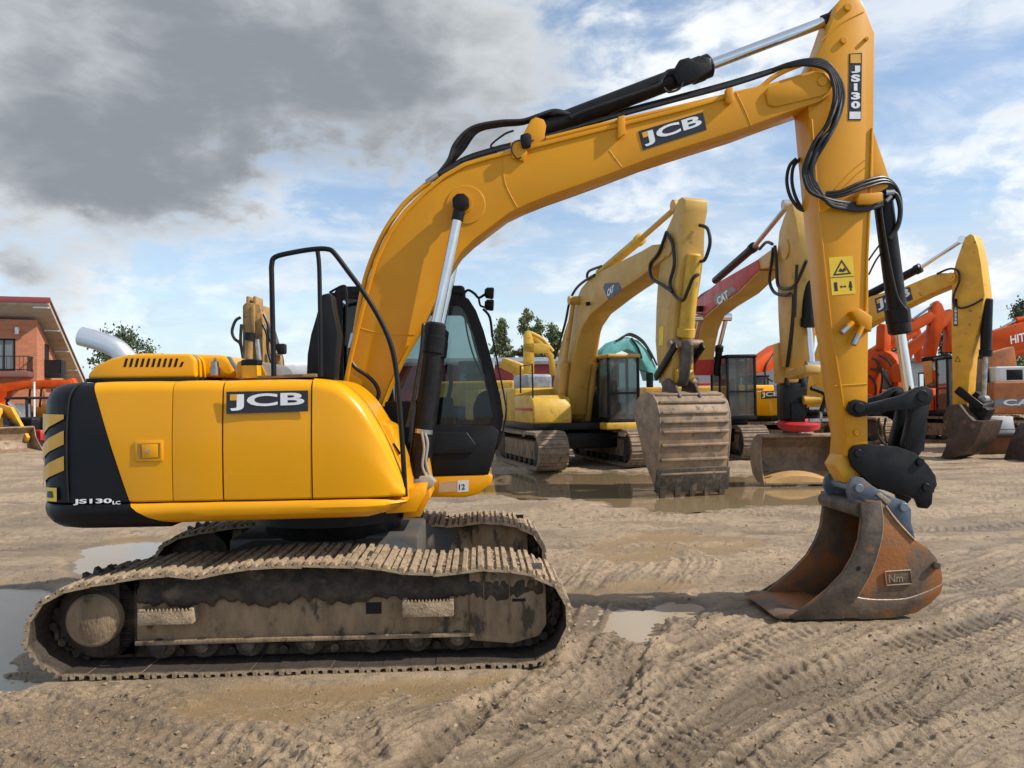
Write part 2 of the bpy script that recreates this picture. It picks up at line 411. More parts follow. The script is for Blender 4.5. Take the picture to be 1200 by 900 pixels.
def section(x_of, zb_, zt_, yo, r=.085, yi=-.34, bulge=.010):
    pr = [(yi, zb_), (yo+.012, zb_), (yo+.002, zb_+.012)]
    for k in range(1, 6):
        t = k/6; pr.append((yo-bulge*math.sin(math.pi*t)+.012*max(0, t-.6)/.4, zb_+.012+(zt_-r-zb_-.012)*t))
    for k in range(0, 8):
        a = math.pi/2*k/7; pr.append((yo+.012+r-r*math.cos(a), zt_-r+r*math.sin(a)))
    pr.append((yi, zt_+.005))
    return [(x_of(z), y, z) for y, z in pr]
def lin(xt, xb): return lambda z: xb+(xt-xb)*(z-Z_SEAM)/(ZTOP-Z_SEAM)
G = .006
def panel(name, xt0, xb0, xt1, xb1, zt0=None, zt1=None, yi=-.34):
    rings = []
    for k in range(5):
        t = k/4; xt = xt0+(xt1-xt0)*t; xb = xb0+(xb1-xb0)*t
        e = .004 if k in (0, 4) else 0
        rings.append(section(lin(xt, xb), Z_SEAM+.006, (zt0 or ZTOP)+((zt1 or ZTOP)-(zt0 or ZTOP))*t-e, YO+e, yi=yi))
    return obj(name, MB().loft(rings), YEL, ex)
xs_ = lambda a, b=447: P(a, b, YO).x
xA0, xA1 = P(105,449,YO).x, P(151,590,YO).x
xs1, xs2, xs3, = P(202,520,YO).x, P(261,520,YO).x, P(365,515,YO).x
p1 = panel('rear_access_door', xA0+G, xA1+G, xs1-G/2, xs1-G/2, yi=.0)
p2 = panel('filter_access_door', xs1+G/2, xs1+G/2, xs2-G, xs2-G, yi=.0)
p3 = panel('side_access_door', xs2+G, xs2+G, xs3-G/2, xs3-G/2)
# the rounded front corner
top = [(365,443),(378,444),(393,447),(408,456),(424,472),(438,493),(450,514),(460,535),(468,556),(473,578)]
tv = [P(a, b, YO) for a, b in top]; rings = []
tvs = spline(tv, 3)
for k, v in enumerate(tvs):
    t = k/(len(tvs)-1); zt_ = max(v.z, Z_SEAM+.06)
    x = v.x+(G/2 if k == 0 else 0)
    r_ = min(.085+.10*t, (zt_-Z_SEAM)*.6)
    rings.append(section(lambda z, x=x: x, Z_SEAM+.006, zt_, YO+.10*t**3, r=r_, bulge=.010*(1-t)))
corner = obj('front_corner_cover', MB().loft(rings), YEL, ex)
# lower rail with rounded section
xr0, xr1 = P(195,612,YO).x, P(474,590,YO).x
def railsec(x, zt_, zb_, yo, xf=None):
    h = zt_-zb_; pr = [(-.9, zt_), (yo+.01, zt_), (yo-.008, zt_-.02), (yo-.016, zt_-h*.35), (yo-.004, zt_-h*.62), (yo+.03, zt_-h*.82), (yo+.075, zt_-h*.95), (yo+.12, zb_), (-.9, zb_)]
    return [((xf(z) if xf else x), y, z) for y, z in pr]
zrt = Z_SEAM-.004
def xbound(z): t = (zrt-z)/(zrt-Z_BOT); return P(152,592,YO).x+(xr0-P(152,592,YO).x)*t**1.5
rings = [railsec(0, zrt, Z_BOT, YO, xbound)]
for k in range(1, 13):
    t = k/12; x = xr0+.02+(xr1-xr0-.02)*t
    e = max(0, (t-.8)/.2)
    rings.append(railsec(x, zrt-.03*e*e, Z_BOT+.015*t+.09*e**2.2, YO+.14*e**2.5))
rail = obj('lower_side_rail', MB().loft(rings), YEL, ex)
obj('far_side_rail', MB().box(-1.45, .2, .95, 1.22, Z_BOT+.02, ZTOP-.02, .05, 3), YEL, ex)

# counterweight
def cw_outline(xf, ins, n=9):
    base = [(-1.50, -1.24), (-1.62, -1.225), (-1.73, -1.175), (-1.82, -1.08), (-1.885, -.95), (-1.95, -.75), (-2.01, -.5), (-2.05, -.25), (-2.06, 0)]
    full = [(xf, -1.24)]+base+[(x, -y) for x, y in base[-2::-1]]+[(xf, 1.24)]
    return [((x if i in (0, len(full)-1) else x+ins*(.5+.5*min(1, max(0, (-1.5-x)/.4)))), y*(1-ins/1.24)) for i, (x, y) in enumerate(full)]
xw = lambda z: xA1+(xA0-xA1)*(z-Z_SEAM)/(ZTOP-Z_SEAM)
zt2 = ZTOP-.004
rings = []
for z, ins in ((Z_SEAM+.005, .006), (Z_SEAM+.012, 0), (Z_SEAM+.25, -.012), (Z_SEAM+.5, -.012), (zt2-.13, .0), (zt2-.075, .016), (zt2-.035, .042), (zt2-.012, .075), (zt2, .12)):
    rings.append([(x, y, z) for x, y in cw_outline(xw(z), ins)])
cw = obj('counterweight', MB().loft(rings), BLK, ex)
rings = []
for z, ins in ((Z_BOT-.025, .10), (Z_BOT-.015, .065), (Z_BOT+.005, .04), (Z_BOT+.035, .018), (Z_BOT+.07, .0), (Z_BOT+.11, -.008), (zrt-.012, -.006), (zrt, .0)):
    rings.append([(x, y, z) for x, y in cw_outline(xbound(min(max(z, Z_BOT), zrt))-.003, ins)])
obj('counterweight_base', MB().loft(rings), BLK, cw)
# seam groove on the counterweight's corner: a thin dark fillet strip
gv = P(79,520,YO)
obj('corner_seam', MB().tube([(gv.x, -1.2445+(.012 if z < Z_SEAM+.1 else 0), z) for z in (Z_SEAM+.02,)]+[(gv.x, -1.2535, Z_SEAM+.25), (gv.x, -1.2535, Z_SEAM+.5), (gv.x+.01, -1.236, zt2-.12), (gv.x+.03, -1.19, zt2-.03), (gv.x+.06, -1.1, zt2+.002)], .007, 6), DARK, cw)
# chevrons wrapped round the corner
def on_corner(s, z, pr=.009):                                     # s: arc length from the corner's start towards the rear
    ol = [Vector((x, y, 0)) for x, y in cw_outline(0, -.012)][1:12]; acc = 0
    for a, b in zip(ol, ol[1:]):
        L = (b-a).length
        if acc+L >= s:
            q = a.lerp(b, (s-acc)/L); n = (q-Vector((-1.45, -.75, 0))).normalized()
            return Vector((q.x, q.y, z))+n*pr
        acc += L
    return Vector((ol[-1].x, ol[-1].y, z))
def chevron(zlo, h0, rise, h1):
    mb = MB(); n = 20; top_, bot = [], []
    for k in range(n+1):
        s = .105+.40*k/n; t = k/n; zz = zlo-rise*t; h = h0+(h1-h0)*t
        top_.append(on_corner(s, zz+h)); bot.append(on_corner(s, zz))
    mb.v = [tuple(v) for v in top_+bot]
    mb.f = [(i, i+1, n+1+i+1, n+1+i) for i in range(n)]
    return mb
for zz, hh, h2, ri in ((1.79, .03, .20, .16), (1.615, .095, .10, .15), (1.435, .10, .10, .14)):
    obj('chevron_stripe', chevron(zz, hh, ri, h2), AMBER, cw)
st = MB(); a0 = [on_corner(s, Z_SEAM+.02) for s in (.17, .24, .31)]; a1 = [on_corner(s, Z_SEAM+.115) for s in (.17, .24, .31)]
st.v = [tuple(v) for v in a0+a1]; st.f = [(0, 1, 4, 3), (1, 2, 5, 4)]
obj('hazard_sticker', st, WARN, cw)
a0 = [on_corner(s, Z_SEAM+.045, .013) for s in (.20, .24, .28)]; a1 = [on_corner(s, Z_SEAM+.09, .013) for s in (.21, .24, .27)]
st = MB(); st.v = [tuple(v) for v in a0+a1]; st.f = [(0, 1, 4, 3), (1, 2, 5, 4)]
obj('hazard_symbol', st, DECAL, cw)
def px_text(body, F_, bl, br, tl, c, mat, parent, name='lettering', bold=.02, depth=.003, label=None):
    o, u, v = F_.P(*bl, c), F_.P(*br, c), F_.P(*tl, c)
    return lettering(name, body, o, u-o, v-o, mat, parent, bold, depth, label)
cz = YO-.0145
px_text('JS130', F, (86,592), (131,591), (86,585), cz, WHITE, cw, 'model_lettering', .025)
px_text('LC', F, (132,591), (141,591), (132,587), cz, WHITE, cw, 'model_lettering', .02)

# door furniture and decal
lat = MB().prism(F.poly([(158,517),(191,516),(191,540),(159,541)], YO-.014), YO-.020, YO-.006, .004)
lo = obj('door_latch', lat, YEL, p1)
obj('latch_recess', plate_px(F, [(161,520),(188,519),(188,537),(162,538)], YO-.020, .001), M('shaded recess yellow', (.30, .14, .006), .5), lo)  # flat sheet, no hollow: the recess's shade is put into its darker yellow
obj('latch_handle', MB().prism(F.poly([(166,521),(185,520),(185,536),(167,537)], YO-.02), YO-.024, YO-.02, .003), YEL, lo)
v = P(174,529,YO-.02); obj('lock_barrel', MB().cyl((v.x, YO-.03, v.z), (v.x, YO-.02, v.z), .012, n=16), STEEL, lo)
def brand_sign(F_, tl, tr, br, bl, c, parent, body='JCB', ins=(.16, .06)):
    d = obj('brand_decal', plate_px(F_, [tl, tr, br, bl], c, .004), DECAL, parent)
    A, B, D = F_.P(*bl, c-.004), F_.P(*br, c-.004), F_.P(*tl, c-.004); u, w = B-A, D-A
    n = u.cross(w).normalized()
    lettering('brand_lettering', body, A+u*.045+w*.13+n*.001, u*.91, w*.74, WHITE, d, .028, .003)
    e = A+u*.045+w*.60+n*.001
    q = MB(); q.v = [tuple(x) for x in (e, e+u*.085, e+u*.085+w*.27, e+w*.27)]; q.v = [tuple(Vector(x)+n*.0045) for x in q.v]; q.f = [(0, 1, 2, 3)]
    obj('brand_patch', q, AMBER, d)
    return d
brand_sign(F, (265.5,459), (361,457.5), (361,482), (265.5,485), YO-.0145, p3)

# engine hood with louvres
hp = [(102,445),(103,438),(112,428),(130,420),(150,415),(222,414.5),(229,421),(230,443)]
yh = -1.02
hood = obj('engine_hood', MB().prism(F.poly(hp, yh), yh, -.5, .035, 4), YEL, ex)
hp2 = [(140,440),(150,420),(160,413.5),(262,416),(272,424),(279,443)]
obj('rear_hood', MB().prism(F.poly(hp2, -.82), -.82, 1.05, .06, 4), YEL, ex)
obj('hood_seal', MB().prism(F.poly([(101,448),(101,443.5),(231,442),(231,447)], -1.04), -1.045, -.5, .004), DARK, hood)
for k in range(11):
    x = 146+k*6.55; h = 10 if k < 10 else 6
    obj('louvre_slot', plate_px(F, [(x-1.4,430),(x+1.6,430),(x+4.2,430-h),(x+1.4,430-h)], yh, .0015), DARK, hood)
cap = P(252,432,-1.0)
obj('hood_catch', MB().lathe((cap.x, -1.0, cap.z-.05), (0, 0, 1), [(0, .035), (.06, .035), (.065, .028), (.10, .026), (.11, .01), (.13, .01)], 16), STEEL, hood)
obj('hood_hinge', MB().prism(F.poly([(266,418),(270,418),(286,441),(281,443)], -.86), -.88, -.84, .004), STEEL, hood)
fil = MB(); v = P(295,440,-1.0)
fil.lathe((v.x, -1.0, v.z-.02), (0, 0, 1), [(0, .075), (.09, .07), (.1, .06)], 24)
fil.prism(F.poly([(278,444),(280,424),(287,423),(289,444)], -.9), -.95, -.8, .012); fil.prism(F.poly([(300,441),(306,428),(312,440),(313,445)], -.98), -1.0, -.9, .008)
obj('filler_neck', fil, YEL, ex)
obj('filler_cap', MB().lathe((v.x, -1.0, v.z+.07), (0, 0, 1), [(0, .068), (.01, .075), (.035, .075), (.045, .065), (.05, .02)], 20), PLAST, ex)
# exhaust
xe = [P(a, b, -.35) for a, b in ((153,427),(147,418),(136,408),(117,400),(95,394))]
ep = MB().tube([xe[0]-Vector((0, 0, .1))]+xe, .078, 20, 8)
obj('exhaust_pipe', ep, ALU, ex)
d = (xe[-1]-xe[-2]).normalized()
obj('exhaust_bore', MB().cyl(xe[-1]-d*.01, xe[-1]+d*.003, .068), DARK, ex)
# walk plate strip on top of the pod and step
obj('tread_strip', MB().prism(F.poly([(283,445),(283,441),(372,438),(372,442)], -1.0), -1.05, -.4, .004), M('brown walkway strip', (.24, .15, .06), .7, bump=.2), ex)

# tool box with front vents, and the front deck
tb = F.poly([(436,490),(457,500),(472,542),(476,590),(440,590)], -.98)
tbo = obj('tool_box', MB().prism(tb, -.98, -.42, .012), YEL, ex)
for k in range(7):
    x, y = 449+k*1.25, 509+k*2.0
    obj('vent_slot', plate_px(F, [(x,y),(x+2.6,y-.6),(x+2.9,y+.2),(x+.3,y+.8)], -.98, .0015), DARK, tbo)
obj('box_handle', plate_px(F, [(460,520),(462,519),(470,531),(468,533)], -.98, .004), DARK, tbo)
fd = MB().prism(F.poly([(452,602),(460,576),(476,574),(480,572),(498,571),(497,582),(487,600)], -.75), -.75, -.18, .008)
obj('front_deck', fd, YEL, ex)
fm = MB().prism(F.poly([(474,604),(484,548),(500,540),(506,580),(494,602)], -.12), -.30, .30, .01)
obj('boom_bracket', fm, YELB, ex)
v = P(492,562,-.34)
obj('cylinder_foot', MB().prism(F.poly([(478,572),(478,562),(488,557),(504,558),(511,565),(505,572)], -.36), -.38, -.22, .008), M('dusty grey casting', (.30, .27, .23), .7, bump=.2), ex)

# handrail
hr = [(321,441),(320,400),(318.5,330),(318.5,310),(323,301),(345,295.5),(368,292),(384,292),(392,297),(408,318),(425,341),(442,368),(455,395),(462,420),(466,450),(470,500),(473,545),(475,582)]
obj('handrail', MB().tube([P(a, b, -1.1+.0*i) for i, (a, b) in enumerate(hr)], .0185, 12, 5), PLAST, ex)
obj('handrail_post', MB().tube([P(a, b, -1.1) for a, b in ((372,294),(374,312),(375,360),(376,441))], .016, 12, 4), PLAST, ex)
# mirror on the handrail
mr = [(359,441),(360,415),(364,392),(370,372),(377,345),(386,343),(389,346),(391,362),(397,392),(394,420),(392,446)]
obj('side_mirror', MB().prism(F.poly(mr, -.98), -.98, -.80, .025, 3), PLAST, ex)
obj('mirror_stay', MB().tube([P(a, b, -.85) for a, b in ((386,343),(393,339),(402,335),(406,340),(406,372),(404,405))], .009, 8, 4), PLAST, ex)

# ---------------- cab
CY0, CY1 = .36, 1.26
cabF = [(500,345),(538,345),(549,350),(558,364),(567,388),(577,425),(587,468),(590,488),(586,510),(579,535),(572,557)]
fr_ = F.poly(cabF, CY0); rx = P(388,450,CY0).x; zr = P(420,336,CY0).z; zb0 = P(520,558,CY0).z
outline = [(rx+.03, zb0), (rx, zb0+.5), (rx+.0, zr-.12), (rx+.05, zr-.03), (rx+.16, zr)]+fr_+[(fr_[-1][0]-.03, zb0)]
wz = P(520,500,CY0).z
def ring_plate(mb, outer, inner, y0, y1):
    """frame between two outlines of equal length"""
    n = len(outer); A = [(x, y0, z) for x, z in outer]; B = [(x, y0, z) for x, z in inner]; C_ = [(x, y1, z) for x, z in outer]; D_ = [(x, y1, z) for x, z in inner]
    f = []
    for i in range(n):
        j = (i+1) % n; f += [(i, j, n+j, n+i), (2*n+j, 2*n+i, 3*n+i, 3*n+j), (i, 2*n+i, 2*n+j, j), (n+i, n+j, 3*n+j, 3*n+i)]
    mb.add(A+B+C_+D_, f)
cab = obj('cab', MB().prism([(rx+.03, zb0), (rx+.05, zb0+.14), (fr_[-1][0]-.02, zb0+.14), (fr_[-1][0], zb0)], CY0, CY1, .02), PLAST, ex)
side = [(x, z) for x, z in outline]
cxm = sum(x for x, z in side)/len(side); czm = sum(z for x, z in side)/len(side)
inn = []
for i, (x, z) in enumerate(side):
    a, b = Vector((*side[i-1], 0)), Vector((*side[(i+1) % len(side)], 0)); t = (b-a).normalized(); n = Vector((-t.y, t.x, 0))
    if n.dot(Vector((cxm-x, czm-z, 0))) < 0: n = -n
    q = Vector((x, z, 0))+n*.10; inn.append((q.x, max(q.y, wz)))
for yy in ((CY0, CY0+.07), (CY1-.07, CY1)):
    mb = MB(); ring_plate(mb, side, inn, *yy)
    obj('side_frame', mb, PLAST, cab)
    g = MB(); ym = (yy[0]+yy[1])/2
    g.add([(x, ym, z) for x, z in inn], [tuple(range(len(inn)))]); obj('side_window', g, GLASS, cab)
lp = [(462,500),(575,498),(586,505),(579,535),(572,556),(500,558),(462,558)]
lo_ = MB().prism(F.poly(lp, CY0-.012), CY0-.015, CY0+.05, .02); obj('lower_side_panel', lo_, PLAST, cab)
obj('panel_rib', MB().prism(F.poly([(470,506),(547,506),(558,521),(553,532),(470,533)], CY0-.02), CY0-.032, CY0-.01, .012, 3), PLAST, cab)
obj('cab_roof', MB().box(rx+.05, fr_[0][0]+.35, CY0-.005, CY1+.005, zr-.09, zr+.01, .04, 3), PLAST, cab)
rg = MB(); rg.box(rx-.0, rx+.06, CY0, CY0+.1, zb0, zr-.05, .01); rg.box(rx, rx+.06, CY1-.1, CY1, zb0, zr-.05, .01)
rg.box(rx, rx+.05, CY0, CY1, zb0, zb0+.55, .01)
obj('rear_frame', rg, PLAST, cab)
g = MB(); g.box(rx+.02, rx+.026, CY0+.1, CY1-.1, zb0+.5, zr-.08); obj('rear_window', g, GLASS, cab)
g = MB(); fp = fr_[3:]; n = len(fp)
g.add([(x-.035, CY0+.06, z) for x, z in fp]+[(x-.035, CY1-.06, z) for x, z in fp], [(i, i+1, n+i+1, n+i) for i in range(n-1)]); obj('windscreen', g, GLASS, cab)
# interior
st = MB().box(rx+.45, rx+.95, .6, 1.05, zb0+.14, zb0+.58, .06, 3); st.prism([(rx+.35, zb0+.5), (rx+.52, zb0+.5), (rx+.46, zb0+1.12), (rx+.32, zb0+1.12)], .6, 1.05, .05, 3); st.prism([(rx+.33, zb0+1.12), (rx+.43, zb0+1.12), (rx+.4, zb0+1.34), (rx+.32, zb0+1.34)], .70, .95, .04, 3)
obj('driver_seat', st, DARK, cab)
cn = MB().prism(F.poly([(556,500),(554,478),(560,462),(572,456),(586,462),(589,488),(584,502)], CY0+.08), CY0+.08, CY0+.2, .03, 3)
obj('front_console', cn, DARK, cab)
cn = MB().box(rx+.75, rx+1.1, CY0+.1, CY0+.24, zb0+.2, zb0+.72, .03); cn.tube([(rx+1.05, CY0+.18, zb0+.7), (rx+1.08, CY0+.18, zb0+.85), (rx+1.06, CY0+.18, zb0+.95)], .02, 8); cn.box(rx+1.03, rx+1.1, CY0+.15, CY0+.21, zb0+.93, zb0+1.03, .015)
obj('control_console', cn, DARK, cab)
wp = MB()
for dx in (0, 5):
    wp.tube([P(a+dx, b, CY1-.1) for a, b in ((544,366),(548,392),(556,420),(566,440),(572,448))], .009, 6, 4)
obj('wiper_arm', wp, BLKM, cab)
# cab floor beam with stickers
cbm = F.poly([(470,582),(470,559),(573,556),(578,558),(575,568),(560,579),(545,583)], CY0)
beam = obj('cab_base', MB().prism(cbm, CY0-.01, CY1, .018), YEL, ex)
obj('notice_sticker', plate_px(F, [(514,565),(535,563.5),(535,576),(514,577)], CY0-.01, .002), M('faded sticker', (.5, .34, .16), .5, col2=(.4, .3, .2), scale=60), beam)
ns = obj('notice_sticker', plate_px(F, [(536,563),(549,562.5),(549,576),(536,576.5)], CY0-.01, .002), PAPER, beam)
px_text('12', F, (538,574), (545,573.5), (538,567.5), CY0-.012, DECAL, ns, 'sticker_number', .02, .002)
# work lights on the cab corner
for (a, b, y) in ((569,343,CY0+.06), (569,357,CY0+.2)):
    v = P(a+5, b, y); wl = MB().lathe((v.x-.05, y, v.z), (1, 0, -.08), [(0, .03), (.02, .05), (.07, .055), (.085, .05)], 20)
    w = obj('work_light', wl, PLAST, cab)
    obj('light_lens', MB().lathe((v.x+.034, y, v.z-.007), (1, 0, -.08), [(0, .048), (.006, .04)], 20), M('lamp lens', (.6, .62, .64), .15), w)
obj('light_bracket', MB().tube([P(a, b, CY0+.06) for a, b in ((542,347),(548,340),(556,344),(561,349),(568,345))], .012, 8, 4).tube([P(a, b, CY0+.1) for a, b in ((561,349),(563,358),(569,360))], .01, 8, 4).tube([P(a, b, CY0+.02) for a, b in ((566,362),(574,372),(577,395))], .012, 8, 4), PLAST, cab)
obj('mirror_arm', MB().tube([P(a, b, CY0-.01) for a, b in ((577,395),(584,430),(592,470),(593,485),(588,512),(582,527))], .008, 8, 4), PLAST, cab)

# ---------------- boom
BW = .20
bp = [(430,535),(408,505),(402,478),(405,450),(411,420),(420,382),(430,342),(441,305),(457,272),(475,248),(497,226),(520,207),(545,193),(572,185),(600,178),(632,170),(700,153),(740,143),(800,128),(855,112),(889,102),(911,95),(940,86),(953,83),(966,84.5),(974,91),(977,101),(973,111),(960,119),
      (927,130),(897,141),(873,150),(800,173),(760,186),(713,204),(680,216),(643,229),(618,239),(597,249),(573,267),(556,280),(541,294),(527,314),(514,338),(496,374),(483,398),(470,420),(456,450),(446,475),(441,510),(440,535)]
boom = obj('boom', MB().prism(F.poly(bp, -BW), -BW, BW, .007), YELB, ex)
# top flange rail along the boom
def strip(pxs, c, w, th, y0, y1):                                  # a bar following a pixel path on plane c
    A = [P(a, b, c) for a, b in pxs]; up, lo2 = [], []
    for i, p in enumerate(A):
        d = (A[min(i+1, len(A)-1)]-A[max(i-1, 0)]).normalized(); n = Vector((-d.z, 0, d.x)); up.append((p.x+n.x*w/2, p.z+n.z*w/2)); lo2.append((p.x-n.x*w/2, p.z-n.z*w/2))
    return MB().prism(up+lo2[::-1], y0, y1, th)
edge = bp[2:20]
obj('boom_flange', strip(edge, -BW, .035, .004, -BW-.016, BW+.016), YELB, boom)
# boss plates
obj('tip_boss', MB().prism(F.poly([(896,110),(900,103),(955,85),(966,86),(973,92),(975,100),(971,108),(962,113),(908,126),(900,124)], -BW), -BW-.022, -BW+.01, .006), YELB, boom)
v = P(962,97,-BW); obj('tip_pin', MB().cyl((v.x, -BW-.034, v.z), (v.x, BW+.034, v.z), .042, n=24, bev=.005), YELB, boom)
v = P(546,240,-BW); obj('cylinder_boss', MB().cyl((v.x, -BW-.008, v.z), (v.x, BW+.008, v.z), .165, n=40, bev=.004), YELB, boom)
vp = P(541,236,-.3); obj('cylinder_pin', MB().cyl((vp.x, -.355, vp.z), (vp.x, .355, vp.z), .04, n=24, bev=.004).cyl((vp.x, -.24, vp.z), (vp.x, .24, vp.z), .085, n=24), YELB, boom)
# feet of the pipe clamps
for px in (727, 853):
    obj('pipe_clamp', MB().prism(F.poly([(px-4,158+(727-px)*.34+6),(px-4,139-(px-727)*.26),(px+4,137-(px-727)*.26),(px+5,158-(px-727)*.30),(px,162-(px-727)*.3)], -BW), -BW-.05, -BW+.01, .006), YELB, boom)
brand_sign(F, (748,154), (823.5,131.5), (828,152), (753.5,176), -BW-.001, boom)
for q in (((862,107),(872,128),(880,147)), ((588,181),(592,215),(606,243)), ((420,384),(452,392),(486,392))):
    obj('weld_seam', MB().tube([P(a, b, -BW) for a, b in q], .005, 6), YELB, boom)
obj('weld_mark', MB().tube([P(a, b, -BW) for a, b in ((714,176),(722,187),(729,196))], .004, 6), YELB, boom)
# dipper cylinder bracket on the boom's back
obj('cylinder_bracket', MB().prism(F.poly([(607,176),(612,160),(622,141),(628,138),(637,141),(640,148),(638,160),(640,168)], -.14), -.16, -.09, .006), YELB, boom)
obj('cylinder_bracket', MB().prism(F.poly([(607,176),(612,160),(622,141),(628,138),(637,141),(640,148),(638,160),(640,168)], -.14), .09, .16, .006), YELB, boom)
wl = MB().prism(F.poly([(609,160),(618,157),(623,160),(622,173),(612,175)], -BW-.03), -BW-.08, -BW-.005, .015); obj('boom_light', wl, DARK, boom)
obj('light_bracket', MB().prism(F.poly([(598,168),(612,166),(618,180),(614,190),(600,186)], -BW), -BW-.03, -BW+.005, .004), YELB, boom)
obj('light_cable', MB().tube([P(a, b, -BW-.03) for a, b in ((609,164),(601,168),(600,178),(606,186),(611,184))], .006, 6), HOSE, boom)
# steel pipes along the boom's back
obj('boom_pipe', MB().tube([P(a, b, -.17) for a, b in ((416,392),(425,340),(435,306),(451,271),(471,242),(491,223),(504,213))], .022, 10, 5), YELB, boom)
obj('boom_pipe', MB().tube([P(a, b, -.17) for a, b in ((640,163),(700,148),(760,134),(820,120),(870,108),(890,103),(904,92),(920,83),(938,76))], .022, 10, 5), YELB, boom)
obj('pipe_fitting', MB().tube([P(a, b, -.17) for a, b in ((415,391),(411,408))], .026, 10).tube([P(a, b, -.17) for a, b in ((500,214),(513,205))], .026, 10).tube([P(a, b, -.17) for a, b in ((583,182),(603,176))], .026, 10), STEEL, boom)

def hyd(name, p0, p1, q1, rb, rr, rg, eye=None, mat=BLKM, gl=.25):
    p0, p1, q1 = Vector(p0), Vector(p1), Vector(q1); d = (p1-p0).normalized(); L = (p1-p0).length
    mb = MB().lathe(p0, d, [(0, rb*.8), (.02, rb), (L-gl, rb), (L-gl+.01, rg), (L-gl*.45, rg), (L-gl*.43, rg*.94), (L-.02, rg*.94), (L, rg*.7)], 28)
    o = obj(name, mb, mat, ex); d2 = (q1-p1).normalized()
    obj('piston_rod', MB().cyl(p1-d2*.05, q1, rr, n=24), CHROME, o)
    return o, d2
# boom cylinders, one each side
for y in (-.31, .31):
    ry = -.31
    a, b, c = P(488,562,ry), P(511,378,ry), P(540,238,ry)
    for q in (a, b, c): q.y = y
    o, d2 = hyd('boom_cylinder', a, b, c-(c-b).normalized()*.06, .075, .042, .092, gl=.26)
    ek = [(c.x+.075*math.cos(t*math.pi/4+.4), c.z+.075*math.sin(t*math.pi/4+.4)) for t in range(8)]
    e = MB().prism(ek, y-.055, y+.055, .012); e.cyl(c-d2*.15, c-d2*.05, .05); obj('rod_eye', e, BLKM, o)
    q = a.lerp(b, .0); obj('cylinder_base', MB().cyl((a.x, y-.06, a.z), (a.x, y+.06, a.z), .08), BLKM, o)
    f0 = a.lerp(b, .12); f1 = a.lerp(b, .40); off = Vector((-.085, 0, 0)) if y < 0 else Vector((.09, 0, 0))
    if y < 0:
        obj('cylinder_pipe', MB().tube([P(497,380,-.4), P(496,384,-.41), P(494,410,-.41), P(489,440,-.41), P(484,470,-.41), P(477,500,-.40)], .016, 8), HOSE, o)
        obj('cylinder_hose', MB().tube([P(a_, b_, -.42) for a_, b_ in ((498,508),(501,520),(499,540),(503,556))], .012, 8).tube([P(a_, b_, -.44) for a_, b_ in ((494,506),(497,525),(495,545),(499,557))], .01, 8), M('grey braided hose', (.28, .27, .25), .5), o)
        cl = MB(); m_ = P(496,505,ry); cl.lathe(m_-(b-a).normalized()*.02, (b-a), [(0, .08), (.035, .08)], 24); obj('hose_clamp', cl, STEEL, o)
# dipper cylinder
a, b, c = P(632,153,0), P(833,76,0), P(981,20,0)
o, d2 = hyd('dipper_cylinder', a, b, c, .086, .048, .11, gl=.20)
vb = P(803,87,-.08); obj('port_block', MB().prism(F.poly([(786,88),(795,72),(806,69),(812,73),(822,68),(832,70),(833,84),(812,97),(795,103)], -.07), -.115, -.03, .015), BLKM, o)
obj('cylinder_pipe', MB().tube([P(a_, b_, -.12) for a_, b_ in ((790,82),(782,84),(776,92),(768,101),(720,118),(680,132),(668,138))], .016, 8).tube([P(a_, b_, -.12) for a_, b_ in ((778,103),(784,108),(796,104),(800,96))], .01, 8), HOSE, o)
obj('rod_eye', MB().cyl(c-d2*.14, c-d2*.02, .062).cyl((c.x, -.06, c.z), (c.x, .06, c.z), .085), BLKM, o)

# ---------------- dipper arm
DW = .15
dp = [(981,4),(986,-2),(1008,-2),(1014,10),(1025,39),(1024,144),(1024,215),(1019,238),(1018,300),(1018,364),(1017,450),(1017,533),(990,535),(992,513),(985,470),(976,403),(972,380),(965,310),(957,233),(951,170),(947,125),(946,100),(953,74),(966,48),(977,16)]
arm = obj('dipper_arm', MB().prism(F.poly(dp, -DW), -DW, DW, .008), YELB, ex)
obj('arm_ear', MB().prism(F.poly([(1022,148),(1030,172),(1042,208),(1041,219),(1020,232)], -.13), -.13, -.09, .005).prism(F.poly([(1022,148),(1030,172),(1042,208),(1041,219),(1020,232)], -.13), .09, .13, .005), YELB, arm)
obj('arm_edge', strip([(1022,150),(1019,240),(1016,300),(1014,364)], -DW, .02, .004, -DW-.012, -DW+.01), YELB, arm)
obj('arm_edge', strip([(951,140),(958,233),(966,310),(974,385),(986,460),(993,512)], -DW, .014, .003, -DW-.010, -DW+.01), YELB, arm)
for q in (((984,224),(1002,206),(1014,196)), ((978,222),(996,202),(1013,188)), ((978,452),(1000,451),(1016,450)), ((962,48),(985,28),(1012,14))):
    obj('weld_seam', MB().tube([P(a_, b_, -DW) for a_, b_ in q], .006, 6), YELB, arm)
for a_, b_, r_ in ((993,9,.034),(988,48,.03),(1015,46,.018),(1003,507,.024)):
    v = P(a_, b_, -DW); obj('pin_boss', MB().cyl((v.x, -DW-.022, v.z), (v.x, -DW+.01, v.z), r_, n=20, bev=.004), YELB, arm)
